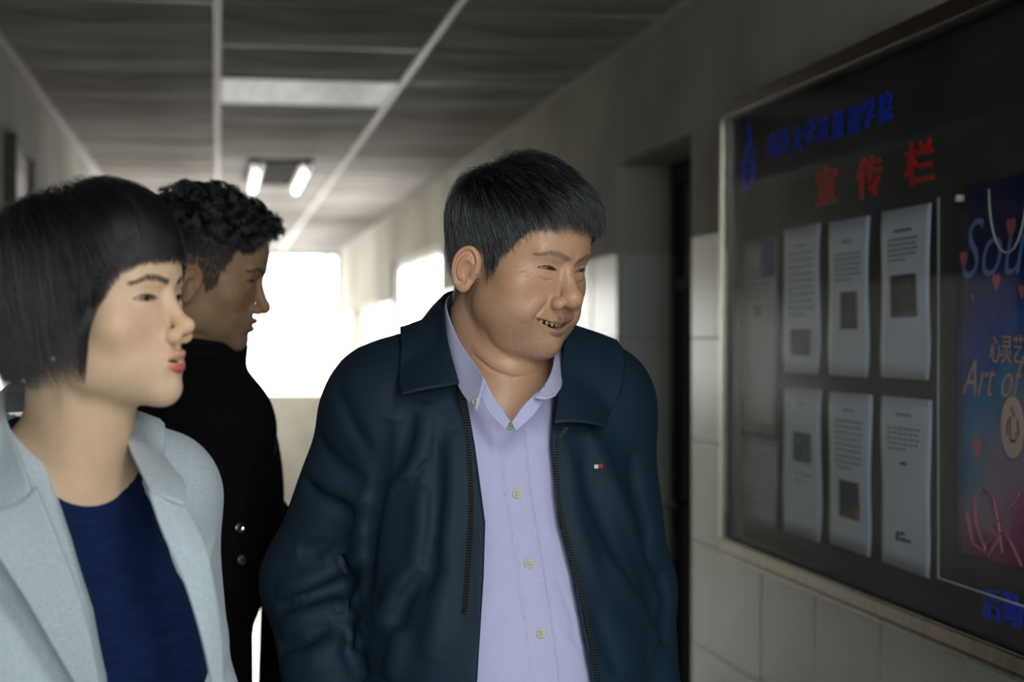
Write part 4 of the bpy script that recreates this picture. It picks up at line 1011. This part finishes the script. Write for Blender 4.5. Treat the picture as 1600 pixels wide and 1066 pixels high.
# open neckband edges inside the V
leaf(man, 'neckband', [G([(757, 592, 2.0), (772, 622, 1.995), (797, 658, 1.985)]), G([(748, 606, 2.005), (760, 640, 1.995), (790, 672, 1.985)])], M['shirt'], m_shirt, .003, nu=14, nv=8, t=.0016)
leaf(man, 'neckband', [G([(840, 612, 2.01), (818, 634, 1.995), (799, 660, 1.985)]), G([(852, 622, 2.01), (832, 650, 1.995), (806, 674, 1.985)])], M['shirt'], m_shirt, .003, nu=14, nv=8, t=.0016)
# zip teeth along both front edges
M['zip'] = mat('zip_teeth', srgb(24, 26, 28), .35, metal=.6)
def ziprow(pts, name='zip'):
    P3 = np.array(tr(m_jacket, pts)); P3 = loft([P3, P3], 120, 2)[0][:120]; b = BM(); g = grad(m_jacket, P3.astype(np.float32), .002)
    tape = [tuple(a - man.o + n_ * .0012) for a, n_ in zip(P3, g)]
    b.tube(tape, .0016, 6)
    L_ = np.concatenate([[0], np.cumsum(np.linalg.norm(np.diff(P3, axis=0), axis=1))]); k = int(L_[-1] / .0034)
    for i in range(k):
        s = (i + .5) / k * L_[-1]; c = np.array([np.interp(s, L_, P3[:, j]) for j in range(3)]) - man.o; n_ = np.array([np.interp(s, L_, g[:, j]) for j in range(3)]); c = c + n_ * .0020
        b.box(c - A3(.0030, .0016, .0009), c + A3(.0030, .0016, .0009))
    return b.build(name, M['zip'], man.e)
ziprow([(719, 606), (727, 650), (733, 700), (736, 760), (736, 820), (731, 900), (726, 960)])
ziprow([(884, 668), (872, 692), (870, 740), (876, 800), (891, 860), (908, 930), (922, 1000), (934, 1064)])
# small flag emblem on the chest and green mark on the collar
def patch(fig, f, px, py, w, h, m, name, off=.0006, ang=0):
    b = BM(); pts = []
    for u, v in ((-w, -h), (w, -h), (w, h), (-w, h)):
        c, s = math.cos(ang), math.sin(ang); q = trace(f, px + u * c - v * s, py + u * s + v * c); pts.append(tuple(np.array(q) - fig.o + nrm_at(f, q) * off))
    b.quad(*pts); return b.build(name, m, fig.e)
M['flagwhite'] = mat('white_stitching', srgb(225, 225, 228), .7); M['flagred'] = mat('red_stitching', srgb(190, 30, 44), .7); M['flagnavy'] = mat('navy_stitching', srgb(12, 18, 44), .7)
patch(man, m_jacket, 935, 728.5, 7, 5, M['flagnavy'], 'emblem', .0012, -.1); patch(man, m_jacket, 931, 729, 3.2, 3, M['flagwhite'], 'emblem', .0018, -.1); patch(man, m_jacket, 938, 728, 3.2, 3, M['flagred'], 'emblem', .0018, -.1)

def on_px(fig, o, px, py):
    """point of a sheet that shows nearest to a place seen from the corridor, with its normal"""
    V = np.array([tuple(v.co) for v in o.data.vertices]) + fig.o; u = 800 + F * V[:, 0] / V[:, 1]; w = 530 - F * (V[:, 2] - CAMZ) / V[:, 1]
    i = int(np.argmin((u - px) ** 2 + (w - py) ** 2)); n_ = np.array(o.data.vertices[i].normal); n_ = n_ if n_[1] < 0 else -n_; return V[i], n_
lv = [o_ for o_ in man.e.children if o_.name.startswith('shirt_collar')]
q, n_ = on_px(man, lv[0], 746, 628); button(man, q + n_ * .0020, n_, .0048, bpy.data.materials['shell_button'])
q, n_ = on_px(man, lv[1], 846, 606); b = BM(); c_ = q - man.o + n_ * .0012
for k_ in range(3):
    z_ = c_[2] + (k_ - 1) * .0026; b.box((c_[0] - .0018, c_[1] - .0012, z_ - .0008), (c_[0] + .0018 - .0008 * (k_ == 1), c_[1] + .0012, z_ + .0008))
b.build('collar_stitching', mat('green_thread', srgb(20, 120, 80), .7), man.e)
# ------------------------------------------------------------------ the woman in the pale blazer
wo = Fig(-.455, 1.72, 'short-haired woman in a pale grey blazer over a navy crew-neck top, looking sideways')
wo.head((-.4150, 1.66, CAMZ + .0337), rot(71, -5, -1.4), .932)
PW_ = {**FACE, **dict(smile=.0, open=.3, jaw=.97, cheek=1.02, eyeopen=.8, nosew=.86, nosez=.005, brow=.7, lip=.75, mouthw=.88, mo=(.004, .0), uplip=.45, nosetip=.001, fat=0, ears=True, browd=1.0, chin=.0, gaze=(.10, -1, .0), flare=2, eary=-.010, earx=-.009)}
WC = (-.460, 1.715, 0); WY = 36
def w_torso(p):
    q = yawf(p, WC, WY); x = np.abs(q[:, 0]); qq = np.stack([x, q[:, 1], q[:, 2]], 1)
    d = ell(q, (0, .0, 1.215), (.142, .098, .175))
    d = smin(d, ell(qq, (.070, -.058, 1.175), (.062, .052, .062)), .045)
    d = smin(d, ell(q, (0, .0, 1.03), (.128, .098, .17)), .06)
    d = smin(d, ell(q, (0, .0, .88), (.168, .122, .15)), .06)
    d = smin(d, cap(qq, (0, .005, 1.345), (.112, .010, 1.330), .046, .046), .04)
    return smin(d, cap(qq, (.0, .02, 1.395), (.104, .012, 1.350), .036, .034), .035)
def w_body(p):
    h = wo.hsdf(p, PW_)
    n = smin(cap(p, tuple(wo.glob((0, .030, -.04))), (-.452, 1.725, 1.36), .050, .054), cap(p, tuple(wo.glob((0, .0, -.075))), (-.440, 1.680, 1.36), .036, .040), .03)
    n = n - .0022 * 0
    d = smin(h, n, .012)
    d = d - fold(p, [tuple(wo.glob((-.055, .02, -.06))), (-.43, 1.655, 1.375)], .009, .003)
    return smin(d, w_torso(p) + .006, .03)
V, Q = surface(w_body, (-.60, 1.50, 1.28), (-.26, 1.86, 1.70), .0034, sub=1)
W_hz = lambda y: np.interp(y, [-.12, -.085, -.07, -.055, -.04, -.02, .01, .03, .06, .11], [.078, .072, .055, .028, .005, .005, .0, -.03, -.07, -.075])
wmask = lambda p, soft=.006: sstep(p[:, 2] - W_hz(p[:, 1]), -soft * .3, soft * .7)
lcw = wo.loc(V); cw = skin_col(lcw, PW_, srgb(224, 190, 158), srgb(206, 62, 98), (.03, .022, .02)); cw = dyescalp(cw, lcw, wmask, (.014, .013, .014))
wo.mesh('body', (V, Q), M['skin2'], cw); eyes(wo.e, (wo.T - wo.o).tolist(), wo.R * wo.s, PW_); teeth(wo, PW_, 3, z=-.0640, dz=.006)
me = bpy.data.meshes.new('mouth_inside'); bm = bmesh.new(); bmesh.ops.create_uvsphere(bm, u_segments=20, v_segments=12, radius=1); bmesh.ops.scale(bm, vec=(.020, .012, .008), verts=bm.verts); bmesh.ops.translate(bm, vec=(0, -.0755, -.068), verts=bm.verts); bm.to_mesh(me); bm.free(); wo.put(link('mouth_inside', me, M['mouth']))
w_nb = wo.loc(np.array([[-.452, 1.725, 1.36]], np.float32))[0]
w_base = lambda p: smin(head_sdf(p, {**PW_, 'ears': False, 'jaw': 1.05}, False), cap(p, (0, .03, -.04), tuple(w_nb), .050, .054), .03)
bV, bQ = surface(lambda p: head_sdf(p, {**PW_, 'ears': False}, False), (-.09, -.11, -.13), (.09, .12, .14), .006)
wcr = A3(.012, .028, .122)
def w_level(p, t, rnd):
    top = sstep(p[:, 2], .05, .11); side = sstep(-p[:, 2], -.08, .0)
    return (.012 + .008 * top + .012 * side + .008 * sstep(p[:, 1], .02, .08) - .010 * sstep(-p[:, 1], .05, .09) - .010 * sstep(-p[:, 2], .05, .09)) * (.45 + .55 * rnd) * min(1, t * 5 + .1)
def w_field(p, t):
    v = p - wcr; v = v / np.maximum(ln(v)[:, None], .03); z = p[:, 2]; fr = sstep(-p[:, 1], .055, .085)[:, None]
    v = v + A3(0, -.30, -.35) * sstep(z, .03, .10)[:, None] + A3(0, -.05, -1.2) * (1 - sstep(z, .0, .08))[:, None]
    v = v + fr * A3(-.35, -.2, 0)
    yb = np.interp(z, [-.12, -.08, -.03, .0, .02, .05, .10], [-.020, -.026, -.038, -.050, -.064, -.088, -.12])
    push = sstep(yb - p[:, 1], -.006, .008)[:, None] * (z < .045)[:, None]
    return v + push * np.stack([np.zeros(len(p)), np.full(len(p), 1.6), np.zeros(len(p))], 1)
M['blackhair'] = hair_mat('black_hair', (.006, .006, .007, 1), (.022, .020, .02, 1), .3, .28)
wr_ = roots_on(bV, bQ, lambda c: wmask(c) > .5, 17000, 5)
o = strands('hair', wr_, None, w_field, w_level, 16, .0115, None, M['blackhair'], .00026, .00010, stop=lambda p, r: p[:, 2] < np.interp(p[:, 1], [-.13, -.085, -.07, -.06, -.05, -.045], [.044, .042, .034, .016, -.012, -.3]) + .034 * r ** 2, f=w_base, jit=.07, lenvar=.35, lens=lambda p: .30 + .70 * sstep(p[:, 2], -.02, .09) - .30 * sstep(-p[:, 1], .06, .085), seed=4)
wo.put(o)
# clothes
M['navytop'] = mat('navy_knit', srgb(20, 36, 74), .9, bump=(500, .4, .001), spec=.15, noise=(40, srgb(17, 31, 66), .4, .6, (1, 1, 4)))
M['blazer'] = mat('pale_grey_jersey', srgb(196, 208, 214), .85, noise=(420, srgb(172, 186, 194), .4, .62, (1, 1, 2.5)), bump=(600, .3, .0008), sheen=.2)
T_F = [(tr(w_torso, pl), w, a) for pl, w, a in (([(250, 800), (225, 870), (190, 930)], .012, .003), ([(290, 910), (240, 950), (170, 970)], .010, .0035), ([(300, 1000), (250, 1010), (180, 1040)], .010, .003), ([(140, 830), (180, 860), (220, 870)], .012, .002))]
def w_top(p):
    d = w_torso(p) - .003 - .0010 * wav(p, 60, 31)
    for pts, w, a in T_F: d = d - fold(p, pts, w, a)
    q = yawf(p, (-.449, 1.700, 1.385), WY); hole = ell(q, (0, 0, 0), (.068, .090, .052)); rim = np.abs(hole) 
    d = d - .0012 * sstep(-rim, -.016, -.014)
    return smax(d, -hole, .002)
wo.mesh('top', surface(w_top, (-.66, 1.50, .84), (-.26, 1.92, 1.46), .006, sub=1, it=3), M['navytop'])
wz = [1.5 - (y - 530) / F * 1.60 for y in (1500, 1066, 960, 850, 745, 690, 640)]; kk = lambda l: [(v - 800) / F * 1.60 for v in l]
def w_open(p):
    xl = np.interp(p[:, 2], wz, kk((175, 155, 135, 100, 58, 30, 10))); xr = np.interp(p[:, 2], wz, kk((335, 330, 308, 268, 220, 200, 186)))
    return np.maximum(np.maximum(xl - p[:, 0], p[:, 0] - xr), p[:, 1] - 1.70)
def w_outer(p):
    t = smax(w_torso(p) - .014, .74 - p[:, 2], .01); R = rot(WY)
    def L(x, y, z): v = R @ A3(x, y, 0); return (WC[0] + v[0], WC[1] + v[1], z)
    for s_ in (-1, 1):
        a = smin(cap(p, L(s_ * .112, .010, 1.322), L(s_ * .150, .025, 1.10), .054, .048), cap(p, L(s_ * .150, .025, 1.10), L(s_ * .155, -.03, .87), .050, .042), .02); t = smin(t, a, .022)
    return t
W_F = [(tr(w_outer, pl), w, a) for pl, w, a in (([(340, 830), (325, 900), (340, 1000)], .010, .004), ([(20, 850), (60, 950), (100, 1050)], .014, -.007), ([(0, 880), (40, 980), (70, 1066)], .012, -.006), ([(300, 850), (318, 940), (345, 1050)], .012, -.003))]
def w_blazer(p):
    d = w_outer(p) - .0018 * wav(p, 45, 41, (1, 1, .4))
    for pts, w, a in W_F: d = d - fold(p, pts, w, a)
    d = smax(d, -cap(p, (-.452, 1.725, 1.33), (-.44, 1.70, 1.50), .070, .082), .006)
    return smax(d, -w_open(p), .004)
wo.mesh('blazer', surface(w_blazer, (-.76, 1.46, .72), (-.18, 1.98, 1.46), .0065, sub=1, it=3), M['blazer'])
# collar and lapels
leaf(wo, 'collar', [G([(90, 610, 1.84), (168, 630, 1.80), (186, 652, 1.74), (203, 700, 1.66), (222, 742, 1.61), (236, 770, 1.585)]),
                    G([(95, 620, 1.85), (190, 645, 1.81), (212, 672, 1.74), (232, 712, 1.66), (250, 748, 1.61), (262, 780, 1.58)]),
                    G([(100, 640, 1.86), (215, 668, 1.82), (245, 698, 1.75), (268, 732, 1.67), (288, 758, 1.62), (287, 790, 1.585)])], M['blazer'], w_outer, .005, t=.004)
leaf(wo, 'lapel', [G([(232, 768, 1.585), (252, 828, 1.565), (284, 900, 1.555), (310, 980, 1.555), (330, 1066, 1.56), (340, 1160, 1.57)]),
                   G([(258, 778, 1.585), (285, 840, 1.565), (308, 905, 1.56), (325, 980, 1.56), (338, 1066, 1.565), (344, 1160, 1.57)]),
                   G([(286, 790, 1.59), (318, 850, 1.575), (333, 915, 1.57), (342, 985, 1.57), (347, 1066, 1.57), (348, 1160, 1.57)])], M['blazer'], w_outer, .004, t=.004)
leaf(wo, 'collar', [G([(90, 610, 1.84), (20, 600, 1.76), (6, 640, 1.68), (22, 690, 1.62), (40, 740, 1.58), (52, 780, 1.57)]),
                    G([(90, 620, 1.85), (-20, 630, 1.76), (-30, 670, 1.68), (-12, 715, 1.63), (10, 755, 1.59), (28, 790, 1.57)]),
                    G([(90, 640, 1.86), (-70, 650, 1.76), (-80, 690, 1.68), (-60, 735, 1.64), (-30, 770, 1.60), (0, 798, 1.575)])], M['blazer'], w_outer, .005, t=.004)
leaf(wo, 'lapel', [G([(56, 760, 1.57), (84, 830, 1.555), (118, 915, 1.55), (142, 1000, 1.55), (157, 1080, 1.555), (168, 1160, 1.56)]),
                   G([(28, 786, 1.57), (50, 850, 1.555), (86, 925, 1.55), (118, 1005, 1.55), (142, 1080, 1.555), (160, 1160, 1.56)]),
                   G([(-30, 806, 1.57), (-8, 860, 1.555), (40, 935, 1.55), (84, 1010, 1.55), (124, 1080, 1.555), (150, 1160, 1.56)])], M['blazer'], w_outer, .004, t=.004)
# earring, hands, trousers, shoes
es_ = bpy.data.meshes.new('earring'); bm = bmesh.new(); bmesh.ops.create_uvsphere(bm, u_segments=16, v_segments=10, radius=.004); bm.to_mesh(es_); bm.free()
M['silver'] = mat('polished_silver', srgb(220, 222, 225), .15, metal=1.0); o = link('earring', es_, M['silver'], wo.e); o.matrix_local = Matrix.Translation(wo.T.tolist()) @ Matrix.Translation((-wo.o).tolist()) @ Matrix(wo.R.tolist()).to_4x4() @ Matrix.Translation((-.078, .004, -.050))
def legs(fig, c, yaw, r=.085, hip=.160, m='trouser', top=1.0, lg=.085):
    def f(p):
        q = yawf(p, c, yaw); x = np.abs(q[:, 0]); q = np.stack([x, q[:, 1], q[:, 2]], 1)
        d = ell(q, (0, .0, .90), (hip, .118, .12)); d = smin(d, smin(cap(q, (lg, .0, .80), (lg + .005, -.01, .48), r, r * .72), cap(q, (lg + .005, -.01, .48), (lg + .005, .015, .10), r * .7, r * .55), .02), .05)
        return smax(d, .055 - q[:, 2], .01)
    c = np.array(c); fig.mesh('trousers', surface(f, (c[0] - .26, c[1] - .26, .03), (c[0] + .26, c[1] + .26, 1.05), .012), M[m])
legs(wo, WC, WY); shoes(wo, WC, WY, x0=.09)
def hand(fig, w, dirn, side, palm, parent_col, name='hand'):
    """relaxed hand: palm, thumb and four unequal curled fingers; w wrist, dirn fingers' way, side towards the thumb"""
    w = A3(*w); d = A3(*dirn); d /= ln(d); s = A3(*side); s -= d * (s @ d); s /= ln(s); n = np.cross(d, s); n = n if palm > 0 else -n
    at = lambda a, b, c: tuple(w + d * a + s * b + n * c)
    def f(p):
        r = cap(p, at(-.05, 0, 0), at(.01, 0, 0), .026, .024); r = smin(r, cap(p, at(.03, .014, 0), at(.078, .026, .002), .017, .013), .02); r = smin(r, cap(p, at(.03, -.014, 0), at(.078, -.022, .002), .016, .012), .02); r = smin(r, cap(p, at(.03, 0, 0), at(.082, .004, .002), .017, .013), .02)
        for o_, l, w_ in ((.028, .92, .0088), (.010, 1.0, .009), (-.008, .94, .0086), (-.024, .76, .0078)):
            a, b, c, e = at(.080, o_, .002), at(.080 + .036 * l, o_, .010), at(.080 + .055 * l, o_, .026), at(.080 + .062 * l, o_, .044)
            r = smin(r, np.minimum(np.minimum(cap(p, a, b, w_ * 1.05, w_), cap(p, b, c, w_, w_ * .92)), cap(p, c, e, w_ * .92, w_ * .75)), .004)
        t = np.minimum(cap(p, at(.015, .020, .004), at(.050, .046, .012), .013, .010), cap(p, at(.050, .046, .012), at(.082, .048, .022), .010, .0075)); return smin(r, t, .008)
    fig.mesh(name, surface(f, w - .16, w + .16, .006, sub=1), M['skin2'], np.array(parent_col[:3], np.float32)[None])
for s_ in (-1, 1):
    v = rot(WY) @ A3(s_ * .155, -.035, 0); hand(wo, (WC[0] + v[0], WC[1] + v[1], .84), (0, -.05, -1), tuple(rot(WY) @ A3(0, -1, 0)), s_, srgb(224, 190, 158))
# ------------------------------------------------------------------ the young man in the black coat
yo = Fig(-.52, 2.66, 'curly-haired young man in a black coat seen in profile behind the other two')
yo.head((-.4834, 2.60, CAMZ + .1061), rot(92, 12, -2.4), .994)
PY = {**FACE, **dict(nostril=0, smile=.3, open=.0, mo=(.005, .0), jaw=1.0, cheek=1.0, eyeopen=.6, nosew=1.0, brow=1.15, lip=.95, browd=.85, gaze=(0, -1, -.25), flare=20)}
YC = (-.515, 2.67, 0); YY = 118
def y_torso(p):
    q = yawf(p, YC, YY); x = np.abs(q[:, 0]); qq = np.stack([x, q[:, 1], q[:, 2]], 1)
    d = ell(q, (0, .0, 1.25), (.170, .118, .22)); d = smin(d, ell(q, (0, .050, 1.0), (.145, .092, .25)), .08)
    d = smin(d, cap(qq, (0, .005, 1.385), (.150, .0, 1.365), .062, .060), .04)
    return smin(d, cap(qq, (0, .02, 1.445), (.13, .01, 1.385), .045, .045), .04)
def y_body(p):
    h = yo.hsdf(p, PY); n = smin(cap(p, tuple(yo.glob((0, .028, -.04))), (-.525, 2.665, 1.42), .055, .060), cap(p, tuple(yo.glob((0, -.008, -.075))), (-.49, 2.64, 1.42), .036, .044), .03)
    return smin(smin(h, n, .012), y_torso(p) + .010, .02)
V, Q = surface(y_body, (-.66, 2.46, 1.40), (-.34, 2.82, 1.78), .0042, sub=1)
y_hz = lambda y: np.interp(y, [-.12, -.085, -.07, -.055, -.04, -.03, -.018, -.008, .0, .02, .03, .06, .11], [.070, .068, .056, .045, .012, -.02, -.03, .0, .014, .012, -.035, -.060, -.065])
ymask = lambda p, soft=.01: sstep(p[:, 2] - y_hz(p[:, 1]), -soft * .3, soft * .9)
lcy = yo.loc(V); cy_ = skin_col(lcy, PY, srgb(164, 130, 102), srgb(140, 84, 78), (.012, .010, .010), stub=(.05, .05, .05)); fade = lambda p: ymask(p) * (.55 + .45 * sstep(p[:, 2], .01, .04)); cy_ = dyescalp(cy_, lcy, fade, (.014, .013, .014))
yo.mesh('body', (V, Q), M['skin2'], cy_); eyes(yo.e, (yo.T - yo.o).tolist(), yo.R * yo.s, PY)
y_base = lambda p: head_sdf(p, {**PY, 'ears': False}, False)
bV, bQ = surface(y_base, (-.09, -.11, -.13), (.09, .12, .14), .006)
def y_top(c): return (sstep(c[:, 2], .040, .062) * (ymask(c) > .5)) > .5
rt = roots_on(bV, bQ, y_top, 12000, 8); rg = np.random.default_rng(3); K, n = len(rt), 14
cc = roots_on(bV, bQ, y_top, 260, 18); ci = np.argmin(((rt[:, None] - cc[None]) ** 2).sum(-1), 1)
g = grad(y_base, rt, .002); g /= ln(g)[:, None]; cd = rg.normal(size=cc.shape) * .42; up = g + A3(0, -.35, .30) + cd[ci] + rg.normal(size=g.shape) * .10; up /= ln(up)[:, None]
Ls = (.011 + .015 * rg.random(len(cc)))[ci] * (.75 + .25 * rg.random(K)) + .014 * sstep(-rt[:, 1], .045, .085)
u0 = rg.normal(size=cc.shape)[ci]; a = np.cross(up, u0); a /= ln(a)[:, None]; b_ = np.cross(up, a); t = np.linspace(0, 1, n)
ph = (rg.random(len(cc)) * 6.28)[ci] + rg.normal(size=K) * .35; fr = (1.0 + .9 * rg.random(len(cc)))[ci]; rr = (.005 + .004 * rg.random(len(cc)))[ci]
pull_ = (cc[ci] - rt)[:, None] * (.55 * t ** 1.2)[None, :, None]
ang = ph[:, None] + 6.28 * fr[:, None] * t; Pc = rt[:, None] + pull_ + up[:, None] * (Ls[:, None] * (t ** .85))[..., None] + (a[:, None] * (np.cos(ang) - np.cos(ph)[:, None])[..., None] + b_[:, None] * (np.sin(ang) - np.sin(ph)[:, None])[..., None]) * (rr[:, None] * np.minimum(1, t * 2.5))[..., None]
yo.put(hair_obj('hair', Pc, None, M['blackhair'], .00034, .00022))
rs = roots_on(bV, bQ, lambda c: (ymask(c) > .4) & ~y_top(c), 11000, 9)
o = strands('hair', rs, None, lambda p, t: np.stack([0 * p[:, 0], -.2 + 0 * p[:, 1], -1 + 0 * p[:, 2]], 1), lambda p, t, r: .003 * min(1, t * 3 + .1) + 0 * r, 4, .0025, None, M['blackhair'], .0002, .0001, f=y_base, seed=12); yo.put(o)
M['coat'] = mat('black_wool', srgb(13, 14, 15), .9, noise=(200, srgb(9, 10, 11), .4, .6), bump=(300, .4, .001), spec=.15)
def y_coat(p):
    R = rot(YY)
    def L(x, y, z): v = R @ A3(x, y, 0); return (YC[0] + v[0], YC[1] + v[1], z)
    d = smax(smin(y_torso(p) - .022, cap(p, (YC[0] - .07, YC[1], 1.0), (YC[0] - .075, YC[1], .62), .115, .128), .06), .52 - p[:, 2], .01)
    # near arm hangs, far arm bent forward
    near = smin(cap(p, L(-.160, .0, 1.350), L(-.205, .03, 1.10), .070, .056), cap(p, L(-.205, .03, 1.10), L(-.185, .01, .86), .056, .046), .02)
    far = smin(cap(p, L(.160, -.02, 1.345), (-.372, 2.80, 1.12), .072, .056), cap(p, (-.372, 2.80, 1.12), (-.378, 2.76, .88), .050, .046), .02)
    d = smin(d, near, .02); d = smin(d, far, .014)
    d = smin(d, smax(cap(p, (-.520, 2.665, 1.40), (-.500, 2.64, 1.495), .086, .080), p[:, 2] + .10 * p[:, 0] - 1.452, .006), .01)
    d = d - .002 * wav(p, 50, 51, (1, 1, .5))
    return smax(d, -cap(p, (-.520, 2.665, 1.43), (-.495, 2.63, 1.60), .066, .078), .006)
yo.mesh('coat', surface(y_coat, (-.86, 2.34, .50), (-.24, 3.02, 1.54), .008, sub=1), M['coat'])
for px, py in ((374, 825), (377, 875)):
    q = trace(y_coat, px, py); button(yo, np.array(q) + nrm_at(y_coat, q) * .001, nrm_at(y_coat, q), .0075, M['silver'], holes=False)
# lapel at the front of the collar
legs(yo, (YC[0] - .06, YC[1], 0), YY, .082, .150, top=1.0); shoes(yo, (YC[0] - .06, YC[1], 0), YY, x0=.09)
v = rot(YY) @ A3(-.185, .0, 0); hand(yo, (YC[0] + v[0], YC[1] + v[1], .83), (0, -.02, -1), tuple(rot(YY) @ A3(0, -1, 0)), -1, srgb(176, 136, 110))
hand(yo, (-.380, 2.755, .85), (0, -.02, -1), tuple(rot(YY) @ A3(0, -1, 0)), 1, srgb(176, 136, 110))
